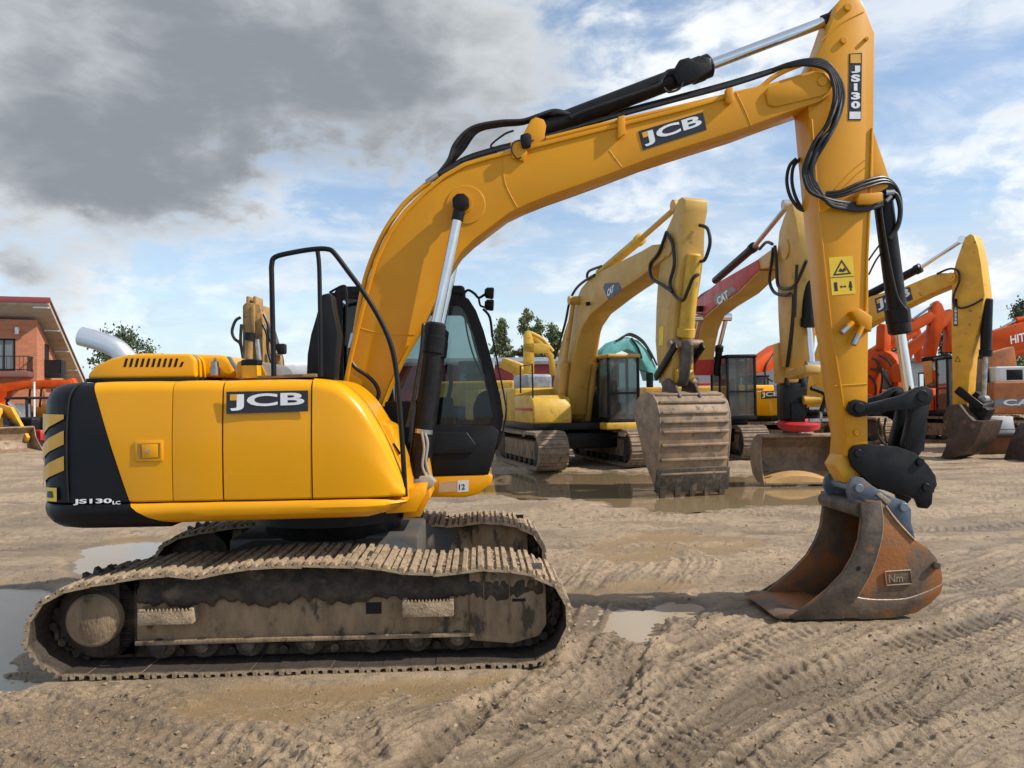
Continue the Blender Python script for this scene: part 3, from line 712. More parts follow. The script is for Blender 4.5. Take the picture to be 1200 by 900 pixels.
# vertical model strip
ms = obj('model_decal', plate_px(F, [(995,63),(1010,62),(1009,141),(994,141)], -DW, .003), DECAL, arm)
q = MB().prism(F.poly([(996.5,64),(1008.5,63.5),(1008.5,74),(996.5,74)], -DW-.003), -DW-.006, -DW-.002); obj('model_patch', q, AMBER, ms)
for i, ch in enumerate('JS130'):
    y0 = 77+i*10.4
    wd = 3.2 if ch == '1' else 0
    px_text(ch, F, (997.3+wd,y0+8.6), (1007.8-wd,y0+8.6), (997.3+wd,y0), -DW-.004, WHITE, ms, 'model_lettering', .05, .003)
obj('model_patch', MB().prism(F.poly([(995.5,131),(1008.5,131),(1008.3,139.5),(995.3,139.5)], -DW-.003), -DW-.006, -DW-.002), WHITE, ms)
# warning sign
ws = obj('warning_sign', plate_px(F, [(971,302),(999,300),(1002.5,344),(975,346)], -DW, .003), WARN, arm)
def tri_ring(F_, c, pa, pb, pc, w, mat, parent):
    A = [F_.P(*p, c) for p in (pa, pb, pc)]; ce = sum(A, Vector())/3; B = [ce+(p-ce)*(1-w) for p in A]
    mb = MB(); mb.add([p-Vector((0, .0035, 0)) for p in A+B], [(0, 1, 4, 3), (1, 2, 5, 4), (2, 0, 3, 5)]); return obj('warning_triangle', mb, mat, parent)
tri_ring(F, -DW-.001, (986,304), (997.5,321), (976,323), .28, DECAL, ws)
obj('warning_symbol', plate_px(F, [(982,318),(985,314),(987,316),(990,313),(991.5,317),(988,319)], -DW-.003, .001), DECAL, ws)
obj('warning_border', plate_px(F, [(973.5,325),(1000.5,323.4),(1000.6,324.2),(973.6,325.8)], -DW-.003, .001), DECAL, ws)
obj('warning_symbol', plate_px(F, [(977,331),(981,330.5),(982,341),(978,341.5)], -DW-.003, .001), DECAL, ws)
obj('warning_symbol', plate_px(F, [(984,336),(986,334),(986,335.4),(990,335.2),(990,333.8),(992,335.6),(990,337.4),(990,336.6),(986,336.8),(986,338)], -DW-.003, .001), DECAL, ws)
obj('warning_symbol', plate_px(F, [(995,333),(995.5,329.5),(997.5,329.3),(998.3,333),(999,337),(998,337),(998.3,340.5),(996,340.7),(995.8,337),(994.5,337)], -DW-.003, .001), DECAL, ws)
# capped pipe ends on the arm
for pa, pb in (((999,378),(986,390)), ((1010,383),(1000,404))):
    m_ = tuple((Vector((*pa, 0)).lerp(Vector((*pb, 0)), .45))[:2])
    obj('pipe_end', MB().tube([P(*pa, -DW-.06), P(*m_, -DW-.07)], .024, 12), YELB, arm)
    obj('quick_coupler', MB().tube([P(*m_, -DW-.07), P(*pb, -DW-.08)], .028, 12), STEEL, arm)
obj('pipe_block', MB().prism(F.poly([(993,366),(1003,362),(1018,372),(1017,390),(1005,384)], -DW), -DW-.07, -DW+.01, .012), YELB, arm)
obj('hose_guide', MB().prism(F.poly([(1003,234),(1006,228),(1032,226),(1033,236),(1020,240),(1004,240)], -DW-.06), -DW-.09, -DW+.02, .006), YELB, arm)
# bucket cylinder and linkage
a, b, c = P(1034,228,0), P(1055,392,0), P(1066,464,0)
o, d2 = hyd('bucket_cylinder', a, b, c, .082, .046, .105, gl=.24)
obj('cylinder_base', MB().cyl((a.x, -.08, a.z), (a.x, .08, a.z), .09), BLKM, o)
obj('cylinder_pipe', MB().tube([P(a_, b_, -.12) for a_, b_ in ((1032,240),(1036,270),(1043,310),(1051,345),(1058,358),(1063,364),(1064,376))], .010, 8).tube([P(a_, b_, -.1) for a_, b_ in ((1040,224),(1050,228),(1055,245),(1052,265),(1042,280))], .022, 8), HOSE, o)
obj('pipe_fitting', MB().tube([P(1037,226,-.1), P(1047,225,-.1)], .028, 10).tube([P(1044,230,-.1), P(1038,236,-.1)], .02, 10), STEEL, o)
lk = [(993,479),(996,471),(1003,468),(1012,470),(1018,473),(1058,463),(1074,454),(1084,452),(1092,457),(1094,466),(1088,474),(1070,479),(1040,482),(1016,487),(1005,489),(997,486)]
lko = obj('tipping_link', MB().prism(F.poly(lk, -.21), -.225, -.17, .008).prism(F.poly(lk, -.21), .17, .225, .008), BLKM, ex)
v = P(1005,478,-.21); obj('link_pin', MB().cyl((v.x, -.25, v.z), (v.x, .25, v.z), .045, n=20, bev=.005), BLKM, lko)
v = P(1080,464,-.21); obj('link_pin', MB().cyl((v.x, -.235, v.z), (v.x, .235, v.z), .05, n=20, bev=.005), BLKM, lko)
bl = [(1070,470),(1080,462),(1090,470),(1084,500),(1080,528),(1072,540),(1060,536),(1058,520),(1064,495)]
obj('bucket_link', MB().prism(F.poly(bl, -.12), -.14, -.06, .012).prism(F.poly(bl, -.12), .06, .14, .012).prism(F.poly([(1068,492),(1082,492),(1078,528),(1062,528)], 0), -.07, .07, .01), BLKM, ex)
obj('link_weld', MB().tube([P(a_, b_, -.142) for a_, b_ in ((1068,492),(1064,515),(1062,530))], .006, 6), BLKM, ex)
# quick hitch
qh = [(994,535),(995,527),(1000,522),(1012,520),(1050,523),(1072,531),(1086,544),(1095,557),(1097,568),(1092,577),(1091,590),(1086,596),(1076,595),(1072,585),(1060,580),(1040,576),(1018,566),(1008,556),(998,547)]
hit = obj('quick_hitch', MB().prism(F.poly(qh, -.16), -.18, -.135, .008).prism(F.poly(qh, -.16), .135, .18, .008).prism(F.poly([(1000,540),(1010,528),(1050,530),(1080,548),(1085,575),(1060,575),(1020,560)], 0), -.14, .14, .01), BLKM, ex)
for a_, b_ in ((1005,531),(1078,541),(1085,571)):
    v = P(a_, b_, -.18); obj('hitch_pin', MB().cyl((v.x, -.2, v.z), (v.x, .2, v.z), .035, n=18, bev=.004), BLKM, hit)
obj('arm_tip', MB().prism(F.poly([(978,545),(985,533),(1010,533),(1008,560),(990,566)], -.1), -.11, .11, .01), YELW, ex)
# ---------------- bucket
BY = .365
sidep = [(1008,589),(1031,587),(1044,599),(1058,615),(1073,633),(1086,641),(1097,653),(1103,666),(1105,679),(1101,694),(1090,706),(1073,717),(1047,723),(1010,725),(980,725),(945,725.5),(930,722),(950,706),(970,690),(988,671),(999,652),(1006,633),(1009,610)]
bk = MB().prism(F.poly(sidep, -BY), -BY, -BY+.03, .006).prism(F.poly(sidep, -BY), BY-.03, BY, .006)
shell = [(1020,588),(1031,588),(1044,599.5),(1058,615.5),(1073,633.5),(1086,641.5),(1097,653.5),(1103,666.5),(1104.6,679),(1100.6,693.5),(1089.7,705.5),(1072.8,716.5),(1047,722.5),(1010,724.5),(980,724.5),(945,725),(911,725)]
A = [P(a_, b_, -BY) for a_, b_ in shell]; outp = [(p.x, p.z) for p in A]; inp = []
for i, p in enumerate(A):
    d_ = (A[min(i+1, len(A)-1)]-A[max(i-1, 0)]).normalized(); n = Vector((d_.z, 0, -d_.x)); inp.append((p.x+n.x*.022, p.z+n.z*.022))
bk.prism(outp+inp[::-1], -BY+.03, BY-.03)
bucket = obj('bucket', bk, RUST, ex)
# lip, side cutters, wear plates
lipn = [P(880+31,725,-BY), P(945,725,-BY), P(985,722,-BY)]
lp_ = [(lipn[0].x-.03, lipn[0].z+.02), (lipn[0].x+.02, lipn[0].z-.005), (lipn[2].x, lipn[2].z-.006), (lipn[2].x, lipn[2].z+.03), (lipn[0].x+.05, lipn[0].z+.05)]
obj('cutting_edge', MB().prism(lp_, -BY-.008, BY+.008, .008), RUST, bucket)
sc_ = [(1008,588),(1031,586.5),(1034,612),(1032,632),(1026,655),(1018,675),(1005,698),(994,712),(986,725),(930,726),(924,722),(950,706),(970,690),(988,671),(999,652),(1006,633),(1009,610)]
for s in (-1, 1):
    mb = MB().prism(F.poly(sc_, -BY), *sorted((s*(BY+.0), s*(BY+.016))), .004); obj('side_cutter', mb, RUSTD, bucket)
obj('weld_seam', MB().tube([P(a_, b_, -BY-.002) for a_, b_ in ((1031,587),(1034,612),(1032,632),(1026,655),(1018,675),(1005,698),(994,712),(987,724))], .011, 6), WELD, bucket)
wpz = [(988,722),(994,707),(1002,700),(1025,703),(1060,702),(1085,694),(1104,685),(1101,695),(1090,706.5),(1073,717.5),(1047,723.5),(1010,725.5)]
obj('wear_plate', MB().prism(F.poly(wpz, -BY), -BY-.014, -BY+.005, .004), RUST, bucket)
obj('weld_seam', MB().tube([P(a_, b_, -BY-.006) for a_, b_ in ((1001,700),(1025,703),(1060,702),(1085,694),(1104,685))], .008, 6), WELD, bucket)
obj('weld_seam', MB().tube([P(a_, b_, -BY-.002) for a_, b_ in ((1038,593),(1052,612),(1072,633))], .008, 6), WELD, bucket)
for a_, b_ in ((1006,666),):
    v = P(a_, b_, -BY-.016); obj('cutter_hole', MB().cyl((v.x, -BY-.018, v.z), (v.x, -BY, v.z), .02, n=14), DARK, bucket)
v = P(1099,662,-BY); obj('drain_boss', MB().cyl((v.x-.02, -BY-.03, v.z), (v.x-.02, -BY, v.z), .032, n=14, bev=.006), RUSTD, bucket)
mp_ = MB().prism(F.poly([(1037,670),(1067,668),(1068.5,684),(1039,686)], -BY), -BY-.010, -BY, .004)
mpo = obj('maker_plate', mp_, RUST, bucket); fr2 = MB(); c4 = [P(a_, b_, -BY-.011) for a_, b_ in ((1037,670),(1067,668),(1068.5,684),(1039,686))]
fr2.tube(c4+[c4[0]], .006, 6, smooth=False); obj('plate_rim', fr2, WELD, mpo)
px_text('Nm', F, (1041.5,682.5), (1058,681.5), (1041,673.5), -BY-.0102, WELD, mpo, 'plate_lettering', .02, .004)
ear = [(993,577),(994,568),(998,561),(1004,558.5),(1011,560),(1022,569),(1040,580),(1062,588),(1068,597),(1068,612),(1073,633),(1058,617),(1044,601),(1030,592),(1008,593),(997,587)]
ea = MB()
ea.prism(F.poly(ear, -.24), -.24, -.20, .006); eo = obj('hitch_ear', ea, BLUE, bucket)
obj('hitch_ear', MB().prism(F.poly(ear, -.24), .20, .24, .006), BLUE, bucket)
for a_, b_ in ((1005.5,572),(1058,594)):
    v = P(a_, b_, -.24); obj('ear_pin', MB().cyl((v.x, -.27, v.z), (v.x, .27, v.z), .038, n=18, bev=.005), M('grey blue pin', (.16, .2, .25), .5, .3), eo)
obj('ear_brace', MB().prism(F.poly([(1026,579),(1031,577),(1044,587),(1040,592)], -.25), -.262, -.24, .003), WELD, eo)
# top torque tube across the bucket mouth
v = P(1012,598,-BY); obj('torque_tube', MB().cyl((v.x, -BY+.02, v.z), (v.x, BY-.02, v.z), .07, n=20), RUSTD, bucket)

# ---------------- hoses
def hose(pts, c, r, name='hydraulic_hose', parent=None):
    P_ = [P(q[0], q[1], q[2] if len(q) > 2 else c) for q in pts]
    return obj(name, MB().tube(P_, r, 10, 6), HOSE, parent or ex)
for k in range(5):
    t = k-2
    dx = t*3.0; 
    hose([(905+k*2,82-k*.5,-.16),(925,76+t*.6,-.2),(948,73+t*1.4,-.24),(968,78+t*2-1,-.25),(980-t*2.2,94,-.25),(983-t*2.6,116,-.25),(975-t*2.9,142+3*(k%3),-.25-.03*(k%2)),(962-t*3.3,165-3*(k%2),-.24-.03*((k+1)%2)),(950-t*2.8,187+2*(k%3),-.23-.025*(k%2)),(947-t*2.6,205,-.23),(954-t*2.5,222-t*-1.0,-.23),(970-t,236-t*1.6,-.25+.02*(k%2)),(990,241-t*1.8,-.2),(1012,242-t*2.2,-.18),(1034,234-t*3,-.14)], -.22, .017)
for k, r_ in ((0, .014), (1, .014), (2, .012)):
    hose([(968-k*2,226+k*3,-.2),(985,224-k*-3,-.22),(1003,216+k*4,-.22),(1020,210+k*4,-.2),(1036,208+k*3,-.16),(1048,216+k*1,-.12),(1055,232,-.1),(1055,252,-.08),(1046,276,-.08)], -.2, r_)
for k in range(2):
    hose([(933+k*5,186,.1),(925+k*5,195,.16),(922+k*6,212,.18),(926+k*6,230,.18),(936+k*4,244,.16),(948,248,.1)], .15, .016)
for k in range(4):                                                  # loop from boom pipes over the bracket
    t = k-1.5
    hose([(507+k*2,211-k,-.1+k*.05),(525,192+t*2,-.1+k*.05),(538+t*3,172+t*2.5,-.1+k*.05),(556+t*2,152+t*1.5,-.1+k*.05),(585,145+t*1.6,-.1+k*.05),(612,143+t*1.2,-.1+k*.05),(630,137+t,-.1+k*.04),(650,131+t,-.08),(668,134,-.07)], 0, .017)
for k in range(3):                                                  # runs along the boom's back
    hose([(508,209+k*1.5,-.16+k*.1),(540,190-k*1.2,-.16+k*.1),(580,177-k*1.6,-.16+k*.1),(610,170-k*2,-.16+k*.1),(650,157-k*3,-.12+k*.1),(720,137-k*2.4,-.1+k*.1),(790,118-k*2,-.1+k*.1),(850,102-k*2,-.1+k*.1),(900,86-k*1.4,-.1+k*.1),(925,76,-.12+k*.1),(945,74,-.16+k*.08)], 0, .017)
hose([(583,181),(560,187),(535,196),(515,205)], -.175, .02)
hose([(640,163),(622,166),(600,172),(575,172),(590,158),(602,153)], -.06, .009)
hose([(411,408),(410,420),(417,431),(430,440),(440,450),(444,461),(440,470),(428,477),(418,475)], -.19, .02)
hose([(1018,305,.0),(1024,296,0),(1030,288,0)], 0, .008); hose([(1018,322,0),(1026,306,0),(1033,296,0)], 0, .008)
for k in range(2): hose([(1030+k*8,490,.05),(1028+k*8,505,.05),(1034+k*6,518,.03),(1046+k*4,526,0)], 0, .01)
# tangle of valve hoses at the boom foot
for k in range(6):
    hose([(468+k*3,470+k*5,.05+k*.03),(474+k*2,490+k*4,.1),(470+k*3,515,.1),(476+k*2,545,.05)], .1, .014)
obj('valve_block', MB().box(P(455,560,0).x, P(486,560,0).x, -.2, .26, Z_BOT+.1, P(470,470,0).z, .02), DARK, ex)
# ================================================================== ground
rng = np.random.default_rng(5)
PERM = rng.permutation(512)
GR = rng.normal(size=(512, 2)); GR /= np.linalg.norm(GR, axis=1)[:, None]
def perlin(x, y):
    xi, yi = np.floor(x).astype(int), np.floor(y).astype(int); xf, yf = x-xi, y-yi
    u, v = xf*xf*xf*(xf*(xf*6-15)+10), yf*yf*yf*(yf*(yf*6-15)+10)
    def g(i, j):
        h = PERM[(PERM[(xi+i) & 511]+yi+j) & 511]; return GR[h, 0]*(xf-i)+GR[h, 1]*(yf-j)
    a, b, c, d = g(0, 0), g(1, 0), g(0, 1), g(1, 1)
    return (a*(1-u)+b*u)*(1-v)+(c*(1-u)+d*u)*v
def fbm(x, y, o=4, lac=2.03, gain=.5):
    s, a = 0, 1
    for k in range(o): s = s+a*perlin(x*lac**k+17*k, y*lac**k-9*k); a *= gain
    return s
def gpx(pts): return np.array([[WORLD.H(a, b).x, WORLD.H(a, b).y] for a, b in pts])
def dist_path(X, Y, pl):
    """distance to a polyline and arc length along it"""
    best = np.full(X.shape, 1e9); arc = np.zeros(X.shape); side = np.zeros(X.shape); L = 0
    for (x0, y0), (x1, y1) in zip(pl[:-1], pl[1:]):
        dx, dy = x1-x0, y1-y0; l = math.hypot(dx, dy)
        t = np.clip(((X-x0)*dx+(Y-y0)*dy)/(l*l), 0, 1); px, py = X-(x0+dx*t), Y-(y0+dy*t); d = np.hypot(px, py)
        m = d < best; best = np.where(m, d, best); arc = np.where(m, L+t*l, arc); side = np.where(m, np.sign(dx*py-dy*px), side); L += l
    return best, arc, side
near = 1/np.linspace(1/2.7, 1/90, 900)
rows = np.concatenate([[-60, -25, -10, -4, 0, 1.5, 2.3], near, [110, 150, 220, 350, 700, 1500, 4000]])
cols = np.linspace(-1, 1, 1000)
YY = np.repeat(rows[:, None], cols.size, 1); XX = cols[None, :]*(np.maximum(np.abs(rows), 2.7)[:, None]*.86+1.6)
ramp_ = lambda v, a, b: (lambda t: t*t*(3-2*t))(np.clip((v-a)/(b-a), 0, 1))
z = .030*fbm(XX*.35, YY*.35, 3)+.020*fbm(XX*1.3+5, YY*1.3, 3)
fine = fbm(XX*7, YY*7, 4); clod = np.maximum(fbm(XX*15+3, YY*15, 3)-.12, 0); patch = ramp_(fbm(XX*.8+9, YY*.8+2, 3), -.28, .25)
z += .006*fine*(.25+patch)+.024*clod*(.04+patch)
crumb = np.maximum(fbm(XX*34+7, YY*34, 3)-.02, 0); z += .015*crumb*(.06+patch)
flowm = np.zeros(XX.shape)
def flow(pts_, reach):
    # coordinates along and across a sweep of wheel tracks
    pl = gpx(pts_); pl = np.array([[v.x, v.y] for v in spline([Vector((*q, 0)) for q in pl], 6)]); d, arc, sd = dist_path(XX+.25*fbm(XX*.5, YY*.5, 2), YY+.25*fbm(XX*.5+3, YY*.5, 2), pl); return d*sd, arc, 1-ramp_(d, reach*.6, reach)
for pts_, reach in (([(1500,600),(1260,675),(1060,740),(900,800),(740,900),(600,1010)], 1.7), ([(760,660),(690,740),(590,850),(480,960)], .9), ([(-100,830),(80,860),(240,920),(330,990)], 1.0)):
    u, v, m_ = flow(pts_, reach); b_ = ramp_(fbm(u*1.2+5, v*.35, 3), -.35, .2)
    cl_ = ramp_(fbm(u*1.6+8, v*.25+3, 2), -.05, .2)
    z += m_*(.045*fbm(u*2.6, v*.22, 2)+.034*fbm(u*8, v*.6, 3)+.020*fbm(u*15, v*.22, 2)+b_*.014*fbm(u*24, v*2, 3)+cl_*.0045*np.clip(1.5*np.sin(2*math.pi*(v/.085+.5*fbm(u*2, v*1.5, 2)+np.abs(np.mod(u, .36)-.18)*5)), -1, 1)); flowm = np.maximum(flowm, m_)
far_ = ramp_(YY, 6.6, 8.5); z += far_*(.045*fbm(XX*.25, YY*1.1, 4)+.03*fbm(XX*1.2, YY*5, 3))
# wheel ruts: path in the yard, half width, depth, tread pitch
ruts = [([(1260,655),(1130,690),(1010,722),(900,765),(790,835),(700,930)], .30, .035, .11), ([(1260,712),(1120,745),(990,780),(880,830),(800,890),(760,960)], .28, .035, .11),
        ([(1260,800),(1120,815),(1000,845),(900,890),(830,950)], .16, .03, .10), ([(690,690),(640,790),(560,850),(470,930)], .22, .03, .12), ([(760,700),(700,790),(640,860),(590,940)], .24, .03, .12),
        ([(1260,610),(1100,620),(1000,615),(880,600),(700,605),(640,600)], .25, .03, .13), ([(1300,575),(1150,580),(1060,570),(1000,575)], .3, .035, .15), ([(660,640),(760,640),(880,650)], .22, .02, .12),
        ([(120,795),(180,835),(260,870),(330,930)], .20, .025, .12), ([(330,800),(400,830),(420,880),(400,950)], .14, .018, .1), ([(-60,640),(60,600),(200,575)], .4, .03, .2), ([(-80,570),(60,555),(200,550)], .4, .03, .2),
        ([(1250,850),(1130,870),(1040,905),(990,960)], .2, .03, .1), ([(-80,850),(60,850),(200,880),(290,940)], .25, .02, .12)]
for pts_, hw, dp_, pitch_ in ruts:
    pl = np.array([[v.x, v.y] for v in spline([Vector((*q, 0)) for q in gpx(pts_)], 5)])
    lo_, hi_ = pl.min(0)-1.2, pl.max(0)+1.2
    m = (XX > lo_[0]) & (XX < hi_[0]) & (YY > lo_[1]) & (YY < hi_[1])
    if not m.any(): continue
    x, y = XX[m], YY[m]; d, arc, sd = dist_path(x+.04*fbm(x*2, y*2, 2), y+.04*fbm(x*2+7, y*2, 2), pl)
    inside = 1-ramp_(d, hw*.85, hw*1.1); bank = np.exp(-((d-hw*1.25)/(hw*.28))**2)
    tread = np.clip(np.sin(2*math.pi*(arc/pitch_+.7*fbm(x*2.2, y*2.2, 2)+sd*.25+d*2.2*sd*0+d/pitch_*.5))*2.5, -1, 1)
    wear = ramp_(fbm(x*.9+31, y*.9, 2), -.35, .1)
    z[m] = z[m]*(1-.35*inside)+inside*(-dp_*.6+.008*tread*wear+.004*fbm(x*22, y*22, 2))+bank*dp_*.55*(.5+fbm(x*5, y*5, 3))
# narrow scuffs and cleat streaks running along the ruts
rs_ = random.Random(4); streaks = []
for base_ in (ruts[0], ruts[1], ruts[2], ruts[3], ruts[4], ruts[12], ruts[5], ruts[8], ruts[13]):
    for k in range(4): streaks.append((base_[0], rs_.uniform(-1.1, 1.1), rs_.uniform(.03, .09), rs_.uniform(.006, .014), rs_.choice((.045, .06, .09))))
for pts_, off, hw, dp_, pitch_ in streaks:
    pl = np.array([[v.x, v.y] for v in spline([Vector((*q, 0)) for q in gpx(pts_)], 5)]); tg = np.gradient(pl, axis=0); tg /= np.linalg.norm(tg, axis=1)[:, None]; pl = pl+off*np.stack([-tg[:, 1], tg[:, 0]], -1)
    lo_, hi_ = pl.min(0)-.4, pl.max(0)+.4; m = (XX > lo_[0]) & (XX < hi_[0]) & (YY > lo_[1]) & (YY < hi_[1])
    if not m.any(): continue
    x, y = XX[m], YY[m]; d, arc, sd = dist_path(x+.03*fbm(x*2, y*2, 2), y+.03*fbm(x*2+7, y*2, 2), pl)
    ins = np.exp(-(d/hw)**4); ridge = np.exp(-((d-hw*1.5)/(hw*.5))**2)*(sd > 0); br_ = ramp_(fbm(x*.7+off*9, y*.7, 2), -.2, .15)
    z[m] += br_*(ins*(-dp_+.5*dp_*np.sin(2*math.pi*(arc+d*.5)/pitch_))+ridge*dp_*1.1*(.6+fbm(x*9, y*9, 2)))
# hollows that hold water, level pads under the machines
def blob(pts_, soft):
    pl = gpx(pts_); pl = np.array([[v.x, v.y] for v in spline([Vector((*q, 0)) for q in pl], 4, True)]); x, y = XX, YY
    lo_, hi_ = pl.min(0)-3*soft-1, pl.max(0)+3*soft+1; m = (XX > lo_[0]) & (XX < hi_[0]) & (YY > lo_[1]) & (YY < hi_[1]); out = np.zeros(XX.shape)
    x, y = XX[m], YY[m]; x = x+.35*soft*2*fbm(x*1.5, y*1.5, 3); y = y+.35*soft*3*fbm(x*1.5+4, y*1.5+8, 3)
    ins = np.zeros(x.shape, bool); j = len(pl)-1
    for i in range(len(pl)):
        c = ((pl[i, 1] > y) != (pl[j, 1] > y)) & (x < (pl[j, 0]-pl[i, 0])*(y-pl[i, 1])/(pl[j, 1]-pl[i, 1]+1e-12)+pl[i, 0]); ins ^= c; j = i
    d, _, _ = dist_path(x, y, np.vstack([pl, pl[:1]])); s = np.where(ins, d, -d); out[m] = ramp_(s, -soft, soft*.8); return out
puds = [([(545,556),(640,552),(760,553),(870,556),(985,560),(980,575),(960,588),(880,590),(800,596),(735,592),(690,583),(600,580),(545,574)], .5),
        ([(-90,690),(-20,682),(40,684),(62,700),(50,740),(40,775),(52,797),(0,800),(-90,800)], .28),
        ([(100,640),(150,628),(215,632),(225,650),(190,668),(120,676),(80,668)], .25),
        ([(690,722),(720,708),(755,712),(790,700),(830,706),(800,722),(772,726),(760,742),(720,740)], .2)]
wet = np.zeros(XX.shape)
for i, (pts_, soft) in enumerate(puds):
    b = blob(pts_, soft); z = z*(1-(.8 if i < 3 else .35)*b)-(.10 if i == 0 else .075 if i < 3 else .058)*b; wet = np.maximum(wet, b)
for pts_ in ([(200,822),(270,806),(400,800),(520,796),(600,792),(560,815),(450,832),(330,850),(240,850)], [(655,690),(740,680),(830,676),(800,695),(700,704)], [(690,640),(780,622),(900,632),(850,650),(720,660)]):
    b = blob(pts_, .12); b = b*ramp_(fbm(XX*1.3+3, YY*2.6, 5), -.42, .05); z = z*(1-.82*b)-.018*b; wet = np.maximum(wet, .85*b)
# pads: the ground is pressed flat below tracks
def pad(fr_, x0, x1, y0, y1, zz, soft=.25):
    global z
    lx = (XX-fr_.o.x)*fr_.fx.x+(YY-fr_.o.y)*fr_.fx.y; ly = (XX-fr_.o.x)*fr_.fy.x+(YY-fr_.o.y)*fr_.fy.y
    d = np.maximum(np.maximum(x0-lx, lx-x1), np.maximum(y0-ly, ly-y1)); m = 1-ramp_(d, -.02, soft); z = z*(1-m)+m*(zz+.25*np.minimum(z, .0))
pad(F, -1.62, 1.50, -1.36, -.63, .022, .16); pad(F, -1.62, 1.50, .63, 1.36, .022, .16); pad(F, 3.75, 5.1, -.46, .46, -.004, .12)
lx = (XX-F.o.x)*F.fx.x+(YY-F.o.y)*F.fx.y; ly = (XX-F.o.x)*F.fy.x+(YY-F.o.y)*F.fy.y
for yc in (-1.0, 1.0):                                               # mud pushed up at the front of the tracks
    z += .07*np.exp(-((lx-1.82)/.16)**2-((ly-yc)/.5)**2)*(1+.8*fbm(XX*6, YY*6, 3))
z *= np.where(YY > 60, np.maximum(0, 1-(YY-60)/40), 1); z = np.where(YY < 0, 0, z)
nr, nc = XX.shape
me = bpy.data.meshes.new('ground'); V = np.stack([XX, YY, z], -1).reshape(-1, 3).astype(np.float32)
ii = (np.arange(nr-1)[:, None]*nc+np.arange(nc-1)[None, :]).ravel(); Fq = np.stack([ii, ii+1, ii+nc+1, ii+nc], -1).astype(np.int32)
me.vertices.add(len(V)); me.vertices.foreach_set('co', V.ravel()); me.loops.add(Fq.size); me.loops.foreach_set('vertex_index', Fq.ravel())
me.polygons.add(len(Fq)); me.polygons.foreach_set('loop_start', np.arange(0, Fq.size, 4, dtype=np.int32)); me.polygons.foreach_set('use_smooth', np.ones(len(Fq), bool)); me.update()
zs = z-.25*fbm(XX*.35, YY*.35, 3)*0; ch = np.clip(ramp_(fbm(XX*.55+2, YY*1.1+5, 4), -.25, .35)*.8+.5*clod*4*patch, 0, 1); au = me.attributes.new('churn', 'FLOAT', 'POINT')
at = me.attributes.new('wet', 'FLOAT', 'POINT'); at.data.foreach_set('value', wet.ravel().astype(np.float32)); me.attributes['churn'].data.foreach_set('value', np.clip(ch-9*flowm*z, 0, 1).ravel().astype(np.float32))
gm = bpy.data.materials.new('churned mud'); nt, N, L = nodes(gm); p = N['Principled BSDF']
def nd(t, **k):
    n = N.new(t)
    for a, b in k.items(): n.inputs[a].default_value = b
    return n
tc = N.new('ShaderNodeTexCoord')
n1 = nd('ShaderNodeTexNoise', Scale=.55, Detail=7, Roughness=.6); n2 = nd('ShaderNodeTexNoise', Scale=9, Detail=9, Roughness=.65); n3 = nd('ShaderNodeTexNoise', Scale=70, Detail=6, Roughness=.7)
for n in (n1, n2, n3): L.new(tc.outputs['Object'], n.inputs['Vector'])
def mr(src, a, b, c=0, d=1):
    r_ = N.new('ShaderNodeMapRange'); r_.interpolation_type = 'SMOOTHSTEP'
    for k, v in zip(('From Min', 'From Max', 'To Min', 'To Max'), (a, b, c, d)): r_.inputs[k].default_value = v
    L.new(src, r_.inputs['Value']); return r_.outputs[0]
def mixc(f, A, B):
    m = N.new('ShaderNodeMix'); m.data_type = 'RGBA'; L.new(f, m.inputs['Factor'])
    for s, c in (('A', A), ('B', B)):
        if isinstance(c, tuple): m.inputs[s].default_value = (*c, 1)
        else: L.new(c, m.inputs[s])
    return m.outputs['Result']
c1 = mixc(mr(n1.outputs[0], .38, .62), (.48, .345, .212), (.39, .28, .172))
c2 = mixc(mr(n2.outputs[0], .45, .72), c1, (.175, .13, .085))
ac = N.new('ShaderNodeAttribute'); ac.attribute_name = 'churn'
c2 = mixc(mr(ac.outputs['Fac'], .05, .9, 0, .62), c2, (.20, .142, .088))
c3 = mixc(mr(n3.outputs[0], .52, .70), c2, (.50, .37, .24))
n5 = nd('ShaderNodeTexNoise', Scale=150, Detail=4, Roughness=.7); L.new(tc.outputs['Object'], n5.inputs['Vector']); c3 = mixc(mr(n5.outputs[0], .52, .68, 0, .7), c3, (.20, .142, .09))
aw = N.new('ShaderNodeAttribute'); aw.attribute_name = 'wet'
c4 = mixc(mr(aw.outputs['Fac'], .3, .8), c3, (.36, .238, .118))
geo = N.new('ShaderNodeNewGeometry'); sx = N.new('ShaderNodeSeparateXYZ'); L.new(geo.outputs['Position'], sx.inputs[0])
low = mr(sx.outputs['Z'], -.035, -.008, 1, 0)                        # low hollows stay damp
damp = N.new('ShaderNodeMath'); damp.operation = 'MULTIPLY'; L.new(low, damp.inputs[0]); L.new(mr(n1.outputs[0], .4, .6, 1, .3), damp.inputs[1])
c5 = mixc(damp.outputs[0], c4, (.20, .142, .085)); L.new(c5, p.inputs['Base Color'])
mx_ = N.new('ShaderNodeMath'); mx_.operation = 'MAXIMUM'; L.new(damp.outputs[0], mx_.inputs[0]); L.new(aw.outputs['Fac'], mx_.inputs[1])
L.new(mr(mx_.outputs[0], .1, .9, .62, .28), p.inputs['Roughness'])
b0 = nd('ShaderNodeBump', Strength=.6, Distance=.008); L.new(n5.outputs[0], b0.inputs['Height']); b1 = nd('ShaderNodeBump', Strength=1.0, Distance=.025); L.new(n3.outputs[0], b1.inputs['Height']); L.new(b0.outputs[0], b1.inputs['Normal'])
n4 = nd('ShaderNodeTexNoise', Scale=26, Detail=8, Roughness=.65); L.new(tc.outputs['Object'], n4.inputs['Vector'])
